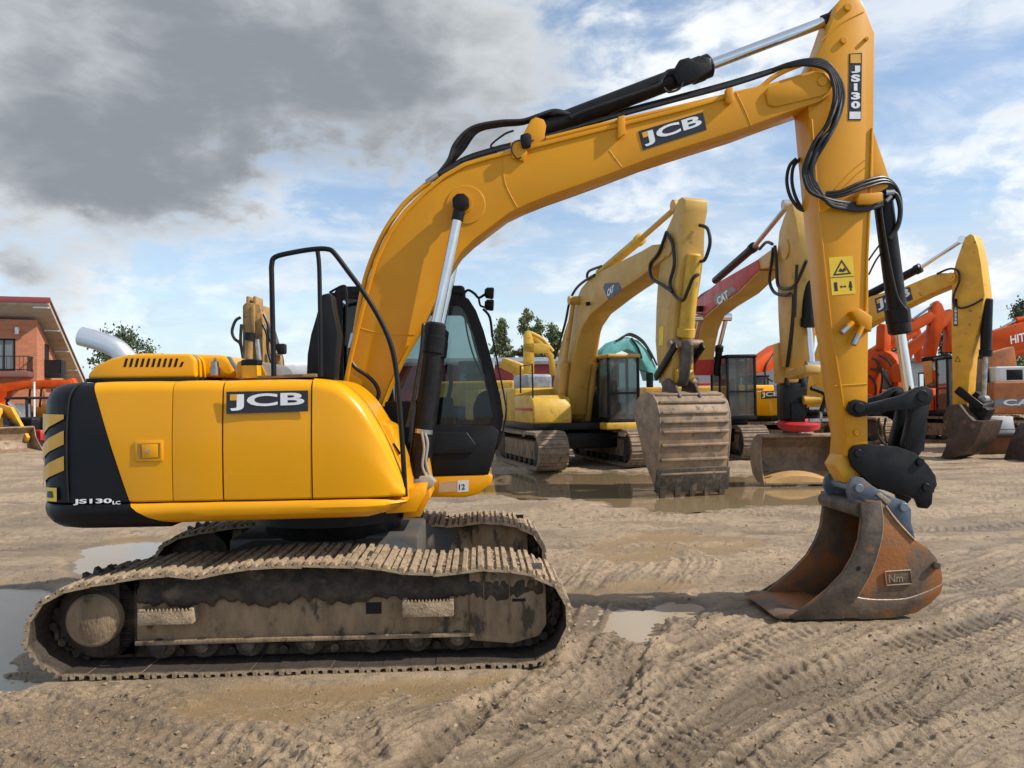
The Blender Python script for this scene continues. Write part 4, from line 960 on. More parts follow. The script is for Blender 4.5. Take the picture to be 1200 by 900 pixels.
b2 = nd('ShaderNodeBump', Distance=.04); L.new(n4.outputs[0], b2.inputs['Height']); L.new(b1.outputs[0], b2.inputs['Normal']); L.new(mr(aw.outputs['Fac'], .2, .8, .55, .06), b2.inputs['Strength']); L.new(b2.outputs[0], p.inputs['Normal'])
me.materials.append(gm)
ground = bpy.data.objects.new('ground', me); COL.objects.link(ground); kind(ground, 'structure')
gz = z
def ground_z(x, y):
    r_ = np.clip(np.searchsorted(rows, y), 1, nr-1); w = max(abs(rows[r_]), 2.7)*.86+1.6; c = int(np.clip((x/w+1)/2*(nc-1), 0, nc-1)); return float(gz[r_, c])
# water
wm = bpy.data.materials.new('muddy water'); nt, N, L = nodes(wm); p = N['Principled BSDF']; p.inputs['Base Color'].default_value = (.22, .155, .085, 1); p.inputs['Roughness'].default_value = .04; p.inputs['IOR'].default_value = 1.33
p.inputs['Specular IOR Level'].default_value = .8; nw = N.new('ShaderNodeTexNoise'); nw.inputs['Scale'].default_value = 3; nw.inputs['Detail'].default_value = 3; bw = N.new('ShaderNodeBump'); bw.inputs['Strength'].default_value = .05; bw.inputs['Distance'].default_value = .02
tcw = N.new('ShaderNodeTexCoord'); L.new(tcw.outputs['Object'], nw.inputs['Vector']); L.new(nw.outputs[0], bw.inputs['Height']); L.new(bw.outputs[0], p.inputs['Normal'])
ws = wm.copy(); ws.name = 'silty water'; ws.node_tree.nodes['Principled BSDF'].inputs['Specular IOR Level'].default_value = .45; ws.node_tree.nodes['Principled BSDF'].inputs['Base Color'].default_value = (.42, .37, .29, 1); ws.node_tree.nodes['Principled BSDF'].inputs['Roughness'].default_value = .2
ws.node_tree.nodes['Bump'].inputs['Strength'].default_value = .35
w3 = wm.copy(); w3.name = 'shallow brown water'; w3.node_tree.nodes['Principled BSDF'].inputs['Specular IOR Level'].default_value = .25; w3.node_tree.nodes['Principled BSDF'].inputs['Roughness'].default_value = .18; w3.node_tree.nodes['Principled BSDF'].inputs['Base Color'].default_value = (.34, .27, .19, 1)
for i, (pts_, soft) in enumerate(puds):
    q = gpx(pts_); c = q.mean(0); q = c+(q-c)*(1.06 if i == 0 else 1.35)
    mb = MB(); mb.add([(x, y, -.048 if i == 0 else -.052) for x, y in q], [tuple(range(len(q)))])
    kind(obj('water', mb, ws if i == 1 else w3 if i == 3 else wm), 'structure')
# gravel: one mass of small stones and clods
def stones(name, n, seed, smin, smax, region, mat):
    rs = np.random.default_rng(seed); ico = bmesh.new(); bmesh.ops.create_icosphere(ico, subdivisions=1, radius=1); bv = np.array([v.co[:] for v in ico.verts]); ico.verts.index_update(); bf = np.array([[v.index for v in f.verts] for f in ico.faces]); ico.free()
    X0, F0 = [], []; k = 0
    while k < n:
        px, py = rs.uniform(*region[0]), 470+(930-470)*rs.uniform(.12, 1)**1.0; v = WORLD.H(px, py); 
        if perlin(np.array([v.x*.9+3]), np.array([v.y*.9]))[0] < rs.uniform(-.5, .25): continue
        lx_, ly_ = (v.x-F.o.x), (v.y-F.o.y)
        if -1.9 < lx_ < 1.7 and abs(ly_) < 1.45: k += 1; continue
        s = smin+(smax-smin)*rs.random()**7; sc3 = s*np.array([1+.6*rs.random(), .7+.6*rs.random(), .5+.4*rs.random()]); a = rs.uniform(0, 6.28); c_, n_ = math.cos(a), math.sin(a)
        q = bv*(1+.25*rs.normal(size=(len(bv), 1)))*sc3; q = np.stack([q[:, 0]*c_-q[:, 1]*n_, q[:, 0]*n_+q[:, 1]*c_, q[:, 2]], -1)
        X0.append(q+np.array([v.x, v.y, ground_z(v.x, v.y)+sc3[2]*.25])); F0.append(bf+len(bv)*(len(X0)-1)); k += 1
    V = np.concatenate(X0); Fc = np.concatenate(F0); me = bpy.data.meshes.new(name); me.from_pydata(V.tolist(), [], Fc.tolist()); me.materials.append(mat)
    o = bpy.data.objects.new(name, me); COL.objects.link(o); kind(o, 'stuff'); o['label'] = 'small stones and clods scattered over the muddy yard'; o['category'] = 'gravel'; return o
stones('gravel', 8000, 3, .004, .017, ((-60, 1260),), M('gravel stone', (.26, .19, .12), .9, col2=(.19, .138, .088), scale=5, col3=(.33, .25, .17), scale3=9, bump=.3))

# ================================================================== light and sky
SUN_EL, SUN_AZ = R(41), R(-11)                                      # towards the sun: right of the photo, a little to this side
sd_ = Vector((math.cos(SUN_EL)*math.cos(SUN_AZ), math.cos(SUN_EL)*math.sin(SUN_AZ), math.sin(SUN_EL)))
sl = bpy.data.lights.new('sun', 'SUN'); sl.energy = 5.0; sl.angle = R(.5); sl.color = (1, .94, .85)
so = bpy.data.objects.new('sun', sl); COL.objects.link(so); so.rotation_euler = sd_.to_track_quat('Z', 'Y').to_euler()
w = bpy.data.worlds.new('World'); scene.world = w; w.use_nodes = True; nt = w.node_tree; N = nt.nodes; L = nt.links
bg = N['Background']; out = N['World Output']
sky = N.new('ShaderNodeTexSky'); sky.sky_type = 'NISHITA'; sky.sun_disc = False; sky.sun_elevation = SUN_EL; sky.sun_rotation = math.pi/2-SUN_AZ; sky.air_density = 1.0; sky.dust_density = .25; sky.ozone_density = 1.3
L.new(sky.outputs[0], bg.inputs[0]); bg.inputs[1].default_value = .15
tc = N.new('ShaderNodeTexCoord'); sep = N.new('ShaderNodeSeparateXYZ'); L.new(tc.outputs['Generated'], sep.inputs[0])
def mth(op, a, b=None, clamp=False):
    m = N.new('ShaderNodeMath'); m.operation = op; m.use_clamp = clamp
    for i, v in enumerate((a, b)):
        if v is None: continue
        if isinstance(v, (int, float)): m.inputs[i].default_value = v
        else: L.new(v, m.inputs[i])
    return m.outputs[0]
den = mth('ADD', mth('MAXIMUM', sep.outputs['Z'], 0.0), .16)
cx, cy = mth('DIVIDE', sep.outputs['X'], den), mth('DIVIDE', sep.outputs['Y'], den)
cb_ = N.new('ShaderNodeCombineXYZ'); L.new(cx, cb_.inputs[0]); L.new(cy, cb_.inputs[1])
def wn(scale, det, rough, off=(0, 0, 0), dist=0.0, st=(1, 1, 1)):
    mp = N.new('ShaderNodeMapping'); mp.inputs['Location'].default_value = off; mp.inputs['Scale'].default_value = st; L.new(cb_.outputs[0], mp.inputs['Vector'])
    n = N.new('ShaderNodeTexNoise'); n.inputs['Scale'].default_value = scale; n.inputs['Detail'].default_value = det; n.inputs['Roughness'].default_value = rough; n.inputs['Distortion'].default_value = dist; L.new(mp.outputs[0], n.inputs['Vector']); return n.outputs['Fac']
def wd(scale, det, rough, off=(0, 0, 0), dist=0.0):                   # rounder clouds: noise on the bearing itself
    mp = N.new('ShaderNodeMapping'); mp.inputs['Location'].default_value = off; mp.inputs['Scale'].default_value = (1, 1, 1.9); L.new(tc.outputs['Generated'], mp.inputs['Vector'])
    n = N.new('ShaderNodeTexNoise'); n.inputs['Scale'].default_value = scale; n.inputs['Detail'].default_value = det; n.inputs['Roughness'].default_value = rough; n.inputs['Distortion'].default_value = dist; L.new(mp.outputs[0], n.inputs['Vector']); return n.outputs['Fac']
def spot(px, py, rad, amp):                                         # a region of the sky round one bearing
    d = ray(px, py).normalized(); v = N.new('ShaderNodeVectorMath'); v.operation = 'DISTANCE'; L.new(tc.outputs['Generated'], v.inputs[0]); v.inputs[1].default_value = d
    q = mth('DIVIDE', v.outputs['Value'], rad); return mth('MULTIPLY', mth('EXPONENT', mth('MULTIPLY', mth('MULTIPLY', q, q), -1)), amp)
def total(ls):
    a = ls[0]
    for b in ls[1:]: a = mth('ADD', a, b)
    return a
def smooth(v, a, b, c=0, d=1):
    r_ = N.new('ShaderNodeMapRange'); r_.interpolation_type = 'SMOOTHSTEP'
    for k, x in zip(('From Min', 'From Max', 'To Min', 'To Max'), (a, b, c, d)): r_.inputs[k].default_value = x
    L.new(v, r_.inputs['Value']); return r_.outputs[0]
nbig = wd(2.6, 5, .5, (3.1, .7, 0), .25); nmid = wd(6.5, 7, .55, (2, 8, 1), .35); nfine = wd(17, 8, .58, (1, 5, 0), .3); nwisp = wn(1.5, 9, .60, (7, 2, 0), .5, (1, 1.8, 1))
amp = lambda n, k: mth('MULTIPLY', mth('SUBTRACT', n, .5), k)
billow = total([amp(nbig, 2.2), amp(nmid, 2.6), amp(nfine, 1.5)])
# heavy cloud deck upper left, white broken cloud under and beside it, thin veil elsewhere
deck = total([billow, -1.06, spot(60, 60, .36, 1.2), spot(300, 60, .30, 1.15), spot(540, 70, .22, 1.2), spot(130, 205, .12, .45), spot(20, 200, .12, .2), spot(330, 235, .09, -.3), spot(620, 140, .10, .35), spot(15, 325, .07, .7), spot(330, 190, .08, -.25), spot(75, 165, .05, -.5), spot(70, 265, .06, -.5), spot(250, 370, .17, -.6), spot(470, 220, .12, -.3)])
puff = total([billow, -.36, spot(60, 285, .13, 1.3), spot(75, 165, .07, .6), spot(240, 235, .12, 1.0), spot(420, 225, .14, .7), spot(330, 330, .12, -.4), spot(560, 300, .1, .3), spot(700, 50, .17, .8), spot(860, 60, .12, .4), spot(690, 290, .16, .35), spot(880, 370, .16, .5), spot(620, 330, .12, -.3), spot(1160, 230, .13, .45), spot(1150, 330, .12, .8), spot(1080, 30, .12, .05), spot(960, 200, .2, -.25), spot(250, 350, .13, -.5), spot(400, 390, .15, -.2), spot(1130, 120, .12, -.35), spot(590, 340, .10, -.3)])
core = total([amp(nbig, 1.5), amp(nmid, 1.7), amp(nfine, .8), spot(230, 120, .13, .42), spot(430, 125, .13, .45), spot(590, 150, .10, .42), spot(60, 120, .13, .30), spot(130, 215, .09, .25), spot(300, 10, .14, .15), spot(20, 325, .07, .25), spot(650, 60, .1, -.3)])
m_deck = smooth(deck, -.45, .75); m_puff = smooth(puff, -.40, .75)
veil = smooth(nwisp, .36, .64, .14, .70)
low = smooth(sep.outputs['Z'], 0.0, .20, .80, 0)
light = mth('MAXIMUM', mth('MAXIMUM', m_puff, veil), low)
def rgb(f, A, B):
    m = N.new('ShaderNodeMix'); m.data_type = 'RGBA'; L.new(f, m.inputs['Factor'])
    for k, c in (('A', A), ('B', B)):
        if isinstance(c, tuple): m.inputs[k].default_value = (*c, 1)
        else: L.new(c, m.inputs[k])
    return m.outputs['Result']
white = rgb(smooth(total([nmid, amp(nfine, .8)]), .36, .62), (.60, .69, .79), (.90, .93, .95))
white = rgb(smooth(sep.outputs['Z'], -.02, .11), (.44, .64, .82), white)
grey = rgb(smooth(core, -.30, .85), (.62, .65, .68), (.255, .28, .31))
ccol = rgb(m_deck, white, grey); cov = mth('MAXIMUM', m_deck, light)
bg2 = N.new('ShaderNodeBackground'); L.new(ccol, bg2.inputs[0]); bg2.inputs[1].default_value = 1.0
ms_ = N.new('ShaderNodeMixShader'); L.new(cov, ms_.inputs[0]); L.new(bg.outputs[0], ms_.inputs[1]); L.new(bg2.outputs[0], ms_.inputs[2]); L.new(ms_.outputs[0], out.inputs[0])
scene.view_settings.view_transform = 'Standard'; scene.view_settings.look = 'None'; scene.view_settings.exposure = .15; scene.view_settings.gamma = 1
scene.render.engine = 'CYCLES'; scene.cycles.max_bounces = 6; scene.cycles.transparent_max_bounces = 16; scene.cycles.use_denoising = True; scene.cycles.sample_clamp_indirect = 4
# ================================================================== machines and buildings behind
CATY = M('faded tan yellow paint', (.52, .305, .062), .45, col2=(.46, .26, .05), scale=2, col3=(.26, .16, .06), scale3=4, cut3=(.60, .74), bump=.05)
CATY2 = M('chalky yellow paint', (.58, .345, .028), .45, col2=(.47, .275, .03), scale=3, col3=(.24, .14, .05), scale3=6, cut3=(.58, .7), bump=.05)
CATR = M('weathered red paint', (.43, .03, .025), .42, col2=(.36, .026, .022), scale=3, bump=.04)
ORANGE = M('orange paint', (.56, .072, .002), .5, spec=.2, col2=(.46, .055, .002), scale=2, col3=(.2, .07, .03), scale3=5, cut3=(.62, .74), bump=.03)
ORANGE2 = M('dull orange brown paint', (.45, .15, .035), .5, col2=(.36, .11, .03), scale=3, col3=(.2, .1, .05), scale3=5, bump=.03)
TEAL = M('faded teal paint', (.10, .36, .33), .5, col2=(.07, .26, .25), scale=3, bump=.04)
REDP = M('bright red paint', (.5, .02, .02), .4, col2=(.38, .02, .02), scale=4)
BKT = M('pale worn bucket steel', (.30, .20, .12), .6, .15, col2=(.18, .13, .09), scale=4, col3=(.09, .065, .045), scale3=5, cut3=(.56, .7), bump=.3, bscale=24)
BKTD = M('brown rusted bucket', (.075, .042, .028), .6, .15, col2=(.045, .028, .02), scale=5, col3=(.17, .085, .05), scale3=4, bump=.3)
BGLASS = glass('dusty machine glass', (.34, .43, .43), 1.0, .3)
SHOEB = M('muddy steel track', (.26, .19, .125), .8, col2=(.17, .12, .08), scale=7, col3=(.10, .07, .05), scale3=4, bump=.4)
WHT = M('white paint panel', (.7, .7, .7), .45, col2=(.6, .6, .58), scale=4)
GREY = M('grey paint panel', (.22, .23, .25), .5, col2=(.16, .17, .18), scale=4)

def crawler_track(root, L, yc, sw, H, z0=.0, n=42, mat=None, sgn=-1):
    r_ = H/2; per = 2*(L-H)+math.pi*H; outer, inner = [], []
    def at(s, off):
        s %= per; a = L-H
        if s < a: return (-a/2+s, z0+off)
        s -= a
        if s < math.pi*r_: t = s/r_; return (a/2+(r_-off)*math.sin(t), z0+r_-(r_-off)*math.cos(t))
        s -= math.pi*r_
        if s < a: return (a/2-s, z0+H-off-.03*math.sin(math.pi*s/a))
        s -= a; t = s/r_; return (-a/2-(r_-off)*math.sin(t), z0+r_+(r_-off)*math.cos(t))
    for k in range(n):
        for f, o in ((.0, .03), (.10, .028), (.14, 0), (.24, 0), (.28, .028), (.48, .028), (.52, .004), (.60, .004), (.64, .028), (.97, .03)):
            outer.append(at((k+f)*per/n, o)); inner.append(at((k+f)*per/n, .10))
    mb = MB(); ring_plate(mb, outer, inner, yc-sw/2, yc+sw/2)
    t = obj('crawler_track', mb, mat or SHOEB, root, ang=25)
    fy = yc+sgn*sw*.28; a = (L-H)/2
    fb = MB().prism([(-a, z0+.26), (a-.1, z0+.26), (a, z0+.36), (a, z0+H*.62), (a-.2, z0+H*.72), (-a+.1, z0+H*.72), (-a, z0+H*.5)], yc-sw*.33, yc+sw*.33, .03)
    obj('track_frame', fb, MUDFR, t)
    for x in (-a, a):
        obj('track_wheel', MB().lathe((x, yc-sw*.36, z0+r_), (0, 1, 0), [(0, .1), (0, r_*.55), (.04, r_*.75), (sw*.68, r_*.75), (sw*.72, r_*.55), (sw*.72, .1)], 28), MUDDK, t)
    m = 7; rl = MB()
    for k in range(m):
        x = -a+.35+(2*a-.7)*k/(m-1); obj('track_roller', MB().lathe((x, yc-sw*.34, z0+.2), (0, 1, 0), [(0, .06), (.02, .11), (sw*.66, .11), (sw*.68, .06)], 14), MUDDK, t)
    return t
def undercarriage(root, L, gauge, sw, H, mat=None):
    for s in (-1, 1): crawler_track(root, L, s*gauge/2, sw, H, mat=mat, sgn=s)
    ub = MB().box(-L*.22, L*.22, -gauge/2+.2, gauge/2-.2, .48, .92, .06); ub.lathe((0, 0, .9), (0, 0, 1), [(0, .62), (.1, .7), (.28, .7), (.30, .6)], 32)
    obj('car_body', ub, BLKM, root)
def house(root, x0, x1, w, z0, z1, mat, cwmat=None, slot=(.0, .35), cabw=True):
    """upper structure: deck, engine body, right hand tank, counterweight"""
    obj('slew_platform', MB().box(x0+.5, x1, -w, w, z0-.12, z0+.06, .02), BLKM, root)
    xm = x0+.55*(x1-x0)
    e = MB().box(x0+.45, xm, -w, w, z0+.05, z1, .07, 3); obj('engine_cover', e, mat, root)
    tz = z1-.22; s = MB().prism([(xm+.02, z0+.05), (x1-.02, z0+.05), (x1-.02, tz-.34), (x1-.14, tz-.08), (x1-.5, tz), (xm+.02, tz)], -w, -.36, .06, 3); t = obj('side_tank', s, mat, root)
    a = []
    for y in (-1, -.85, -.5, 0, .5, .85, 1): a.append((x0+.42*abs(y)**3, y*w))
    cwt = MB().prismz([(x0+.47, -w)]+a+[(x0+.47, w)], z0-.08, z1-.05, .06, 3); obj('counterweight', cwt, cwmat or mat, root)
    d = MB(); 
    for k in range(1, 3): d.box(xm-.75*k, xm-.75*k+.015, -w-.006, -w+.02, z0+.12, z1-.1)
    obj('door_seam', d, DARK, root)
    return t
def cabin(root, x0, x1, y0, y1, z0, z1, fm=None, gm=None, top=None):
    fm = fm or BLKM; gm = gm or BGLASS; p = .07; zl = z0+.45*(z1-z0)
    c = MB().box(x0, x1, y0, y1, z0, z0+.12, .02)
    for x, y in ((x0, y0), (x0, y1-p), (x1-p, y0), (x1-p, y1-p), ((x0+x1)/2, y0), ((x0+x1)/2, y1-p)): c.box(x, x+p, y, y+p, z0+.1, z1-.08, .012)
    c.box(x0, x0+p*.6, y0+.01, y1-.01, z0+.1, zl, .01); c.box(x0+.01, (x0+x1)/2, y0+.005, y0+.05, z0+.1, zl-.1, .01)
    co = obj('cab', c, fm, root)
    obj('cab_roof', MB().box(x0-.03, x1+.06, y0-.02, y1+.02, z1-.1, z1, .045, 3), top or fm, co)
    for nm, q in (('side_window', [(x0+p, y0+.03, z0+.15), (x1-p, y0+.03, z0+.15), (x1-p, y0+.03, z1-.1), (x0+p, y0+.03, z1-.1)]), ('side_window', [(x0+p, y1-.03, z0+.15), (x1-p, y1-.03, z0+.15), (x1-p, y1-.03, z1-.1), (x0+p, y1-.03, z1-.1)]),
                  ('windscreen', [(x1-.03, y0+p, z0+.12), (x1-.03, y1-p, z0+.12), (x1-.03, y1-p, z1-.1), (x1-.03, y0+p, z1-.1)]), ('rear_window', [(x0+.03, y0+p, zl), (x0+.03, y1-p, zl), (x0+.03, y1-p, z1-.1), (x0+.03, y0+p, z1-.1)])):
        m = MB(); m.add(q, [(0, 1, 2, 3)]); obj(nm, m, gm, co)
    m = MB(); m.box(x1-.025, x1+.0, y0+p, y1-p, z0+.42*(z1-z0), z0+.42*(z1-z0)+.05); obj('windscreen_bar', m, fm, co)
    ym = (y0+y1)/2; s = MB().box(x0+.3, x0+.8, ym-.25, ym+.25, z0+.1, z0+.55, .06); s.box(x0+.2, x0+.36, ym-.25, ym+.25, z0+.45, z0+1.2, .06); obj('driver_seat', s, DARK, co)
    return co
def prim(F_, pts, c, w, bev=.01): return MB().prism(F_.poly(pts, c), c, c+w, bev)
def ram(F_, a, b, q, y, rb, rr, mat, root, rodmat=None, name='hydraulic_cylinder'):
    a, b, q = F_.P(*a, y), F_.P(*b, y), F_.P(*q, y); d = (b-a); L = d.length
    o = obj(name, MB().lathe(a, d, [(0, rb*.8), (.03, rb), (L-.2, rb), (L-.19, rb*1.2), (L-.03, rb*1.2), (L, rb*.7)], 18), mat, root)
    obj('piston_rod', MB().cyl(b, q, rr, n=14).cyl(q-Vector((0, rr*2.2, 0)), q+Vector((0, rr*2.2, 0)), rr*1.9, n=14), rodmat or CHROME, o); return o
def bhose(F_, pts, c, r, root): return obj('hydraulic_hose', MB().tube([F_.P(a, b, c) for a, b in pts], r, 7, 5), HOSE, root)

# ---------------- tan excavator facing the camera, left of the others
F1 = Frame(1.62, 21.6, -74); e1 = thing('excavator', 'tan yellow excavator facing us with a big ribbed toothed bucket in the puddle', 'excavator', F1)
undercarriage(e1, 4.5, 2.5, .80, 1.02)
t1 = house(e1, -2.9, 1.15, 1.45, 1.12, 2.15, CATY2)
obj('side_stripe', MB().box(-.5, 1.1, -1.462, -1.44, 1.52, 1.60, .004), CATR, e1)
obj('engine_hood', MB().box(-2.3, -.9, -1.0, -.2, 2.1, 2.55, .09, 3), M('blue grey hood', (.17, .2, .25), .4, col2=(.3, .31, .32), scale=5), e1)
obj('hand_rail', MB().tube([(-.2, -1.38, 2.0), (-.2, -1.38, 2.75), (.9, -1.38, 2.75), (.95, -1.38, 1.2)], .022, 7, smooth=False), BLKM, e1)
cabin(e1, .0, 1.55, .50, 1.42, 1.16, 3.0, top=CATY)
obj('cab_base', MB().box(-.05, 1.62, .42, 1.47, 1.0, 1.18, .03), CATY2, e1)
obj('mirror', MB().box(1.5, 1.56, 1.62, 1.82, 2.1, 2.5, .03).tube([(1.4, 1.42, 2.6), (1.5, 1.72, 2.5)], .015, 6), BLKM, e1)
b1o = [(644,486),(646,462),(651,434),(656,410),(661,390),(667,372),(674,354),(681,338),(691,326),(708,316),(730,305),(752,294),(764,287),(774,286),(781,293),(778,303),(748,326),(730,338),(714,350),(692,368),(683,382),(677,400),(672,420),(667,450),(664,486)]
bo1 = obj('boom', prim(F1, b1o, -.28, .56, .012), CATY, e1)
d1 = obj('brand_decal', plate_px(F1, [(707,337),(709,332),(725,331),(729,339),(722,345),(713,351)], -.28, .006), M('navy decal', (.03, .045, .09), .4), bo1)
px_text('CAT', F1, (711.8,348), (719.5,342), (712,339.5), -.288, WHITE, d1, 'brand_lettering', .04, .006)
a1o = [(788,254),(791,243),(795,234),(799,231),(803,234),(803,246),(800,262),(799,300),(795,330),(790,365),(788,402),(787,449),(772,449),(768,400),(769,360),(771,328),(775,300),(778,276)]
ar1 = obj('dipper_arm', prim(F1, a1o, -.24, .48, .012), CATY, e1)
v = F1.P(783,288,-.24); obj('pin_boss', MB().cyl((v.x, -.27, v.z), (v.x, .27, v.z), .22, n=28), CATY, ar1)
obj('notice_sticker', plate_px(F1, [(773,384),(778,382),(777,404),(772,405)], -.24, .005), WARN, ar1)
ram(F1, (702,321), (752,279), (795,241), .0, .11, .06, CATY2, e1, CATY, 'dipper_cylinder')
ram(F1, (813,297), (803,396), (800,440), .0, .15, .08, CATY2, e1, CATY2, 'bucket_cylinder')
for y in (-.42, .42): 
    q = ram(F1, (655,494), (662,424), (672,352), -.42, .11, .06, CATY, e1, CATY, 'boom_cylinder')
    if y > 0:
        q.location.y = .84
for pts_, c in (([(781,272),(788,286),(790,310),(785,332),(790,345),(800,352),(806,340),(812,326),(818,322)], -.3), ([(781,272),(772,296),(762,310),(764,326),(776,334),(788,342)], -.32), ([(820,264),(829,268),(832,285),(826,304),(820,306)], .1), ([(688,326),(690,318),(705,312)], -.1), ([(697,322),(678,335),(668,352),(662,380),(650,420)], -.3)): bhose(F1, pts_, c, .035, e1)
for y in (-.24, .16):
    obj('bucket_link', MB().prism(F1.poly([(798,400),(805,398),(809,404),(806,430),(802,452),(794,452),(796,425)], y), y, y+.08, .02), RUSTD, e1)
obj('link_pin', MB().cyl(F1.P(803,403,0)-Vector((0, .36, 0)), F1.P(803,403,0)+Vector((0, .36, 0)), .085, n=18), BKT, e1)
obj('link_pin', MB().cyl(F1.P(797,448,0)-Vector((0, .38, 0)), F1.P(797,448,0)+Vector((0, .38, 0)), .09, n=18), BKT, e1)
obj('lifting_shackle', MB().tube([F1.P(a, b, -.05) for a, b in ((804,408),(799,416),(800,428),(806,430),(810,420),(808,410))], .03, 8), STEEL, e1)
obj('side_link', MB().bar(F1.P(768,443,-.3), F1.P(792,404,-.3), .06, .16, .02).bar(F1.P(768,443,-.3)+Vector((0, .6, 0)), F1.P(792,404,-.3)+Vector((0, .6, 0)), .06, .16, .02), BLKM, e1)
obj('boom_light', MB().box(-.05, .05, -.05, .05, -.05, .05, .02), DARK, bo1).location = F1.P(689,356,-.36)
# big bucket, back turned to the camera
vb = F1.H(812,579,0); bx = vb.x; BW1 = .72; k1 = Vector((0, vb.y, 0))
prof = [(-.05, .0), (.0, .30), (.06, .62), (.12, .95), (.17, 1.25), (.16, 1.52), (.06, 1.76), (-.10, 1.90), (-.32, 1.96), (-.55, 1.92)]
profi = [(-.60, 1.84), (-.34, 1.88), (-.14, 1.83), (.0, 1.70), (.09, 1.50), (.10, 1.25), (.05, .95), (.0, .62), (-.05, .30), (-.12, .0)]
bkt1 = obj('bucket', MB().prism([(bx+a, b) for a, b in prof+profi], vb.y-BW1, vb.y+BW1, .006), BKT, e1)
sd1 = [(-.12, .18), (.0, .36), (.06, .62), (.12, .95), (.17, 1.25), (.16, 1.52), (.06, 1.76), (-.10, 1.90), (-.32, 1.96), (-.60, 1.92), (-.92, 1.75), (-.95, 1.5), (-.72, 1.05), (-.5, .6)]
for s in (-1, 1): obj('side_plate', MB().prism([(bx+a, b) for a, b in sd1], *sorted((vb.y+s*BW1, vb.y+s*(BW1+.035))), .008), BKT, bkt1)
sp = spline([Vector((a, 0, b)) for a, b in prof], 6)
ribs = (8, 13, 18, 23, 27, 31, 36, 42)
for k in ribs:
    p, q = sp[k], sp[k+3]; m = MB(); m.bar((bx+p.x+.02, vb.y-BW1+.02, p.z), (bx+p.x+.02, vb.y+BW1-.02, p.z), .035 if False else .05, .05, .01)
    obj('wear_rib', m, BKT, bkt1)
obj('lip_plate', MB().prism([(bx-.10, .06), (bx+.0, .06), (bx+.045, .30), (bx+.075, .5), (bx+.03, .5), (bx-.06, .2)], vb.y-BW1-.05, vb.y+BW1+.05, .01), MUDDK, bkt1)
for k in range(5):
    y = vb.y-BW1+.09+(2*BW1-.18)*k/4; m = MB(); m.loft([[(bx-.14, y-.11, .34), (bx+.035, y-.11, .36), (bx+.035, y+.11, .36), (bx-.14, y+.11, .34)], [(bx-.12, y-.07, .15), (bx+.02, y-.07, .15), (bx+.02, y+.07, .15), (bx-.12, y+.07, .15)], [(bx-.06, y-.05, -.06), (bx-.02, y-.05, -.06), (bx-.02, y+.05, -.06), (bx-.06, y+.05, -.06)]])
    obj('bucket_tooth', m, MUDDK, bkt1)
for y in (-.25, .18): obj('bucket_lug', MB().prism([(bx-.75, 1.86), (bx-.7, 2.16), (bx-.5, 2.22), (bx-.2, 2.1), (bx-.0, 1.85)], vb.y+y, vb.y+y+.07, .02), BKTD, bkt1)

# ---------------- excavator with red boom
F2 = Frame(5.55, 23.6, -88); e2 = thing('excavator', 'excavator with red painted boom, tan arm and wide grading bucket', 'excavator', F2)
undercarriage(e2, 4.4, 2.4, .75, 1.0); house(e2, -2.8, 1.0, 1.35, 1.1, 2.15, CATY2, BLK)
cabin(e2, .1, 1.7, .52, 1.38, 1.15, 3.02)
b2o = [(803,440),(804,405),(808,372),(812,360),(819,349),(841,331),(888,304),(890,316),(864,342),(841,357),(826,369),(820,384),(816,404),(814,440)]
bo2 = obj('boom', prim(F2, b2o, -.27, .54, .012), CATR, e2)
obj('boom_underside', MB().prism(F2.poly([(814,430),(816.5,404),(820.5,384.6),(826.5,369.8),(841,358),(864,343),(890,317),(890,318),(864,344.2),(841,359.4),(826.8,371),(821,386),(817,405),(814.5,430)], -.262), -.262, .262), CATY, bo2)
obj('boom_tip', prim(F2, [(888.2,303.8),(900,295),(906,291),(911,296),(910,306),(904,312),(890.2,315.8)], -.25, .5, .01), CATY, bo2)
d2 = obj('brand_decal', plate_px(F2, [(837,352),(839,345),(858,336),(863,339),(850,351),(842,359)], -.27, .006), M('grey decal', (.12, .13, .14), .4), bo2)
px_text('CAT', F2, (842,358), (854.5,349), (840,349), -.278, WHITE, d2, 'brand_lettering', .04, .008)
obj('boom_light', MB().box(-.08, .08, -.08, .08, -.08, .08, .02), DARK, bo2).location = F2.P(820,362,-.34)
a2o = [(913,272),(918,256),(925,239),(928,238),(933,258),(936,281),(935,302),(933,335),(931,372),(929,409),(928,432),(916,430),(914,409),(912,372),(911,335),(911,293)]
ar2 = obj('dipper_arm', prim(F2, a2o, -.22, .44, .012), CATY, e2)
v = F2.P(921,292,-.22); obj('pin_boss', MB().cyl((v.x, -.25, v.z), (v.x, .25, v.z), .2, n=28), CATY, ar2)
ram(F2, (838,329), (884,289), (924,240), .0, .10, .055, BLKM, e2, M('dull rod', (.5, .45, .38), .3, .8), 'dipper_cylinder')
ram(F2, (945,300), (948,384), (952,430), .05, .13, .06, BLKM, e2, CHROME, 'bucket_cylinder')
for y in (-.4, .4):
    q = ram(F2, (808,440), (811,405), (818,372), -.4, .1, .06, BLKM, e2, CHROME, 'boom_cylinder')
    if y > 0: q.location.y = .8
for pts_, c in (([(906,290),(904,310),(902,330),(908,343),(920,346),(926,344)], -.3), ([(908,288),(910,310),(912,335),(925,338),(934,330),(945,305)], -.3), ([(905,286),(898,284),(890,292)], -.2), ([(930,345),(929,370),(926,400),(922,430)], -.26), ([(934,310),(932,345),(931,372)], -.28), ([(817,352),(822,346),(832,340)], -.2)): bhose(F2, pts_, c, .035, e2)
vb2 = F2.H(940,566,0); ax, ay = vb2.x, vb2.y
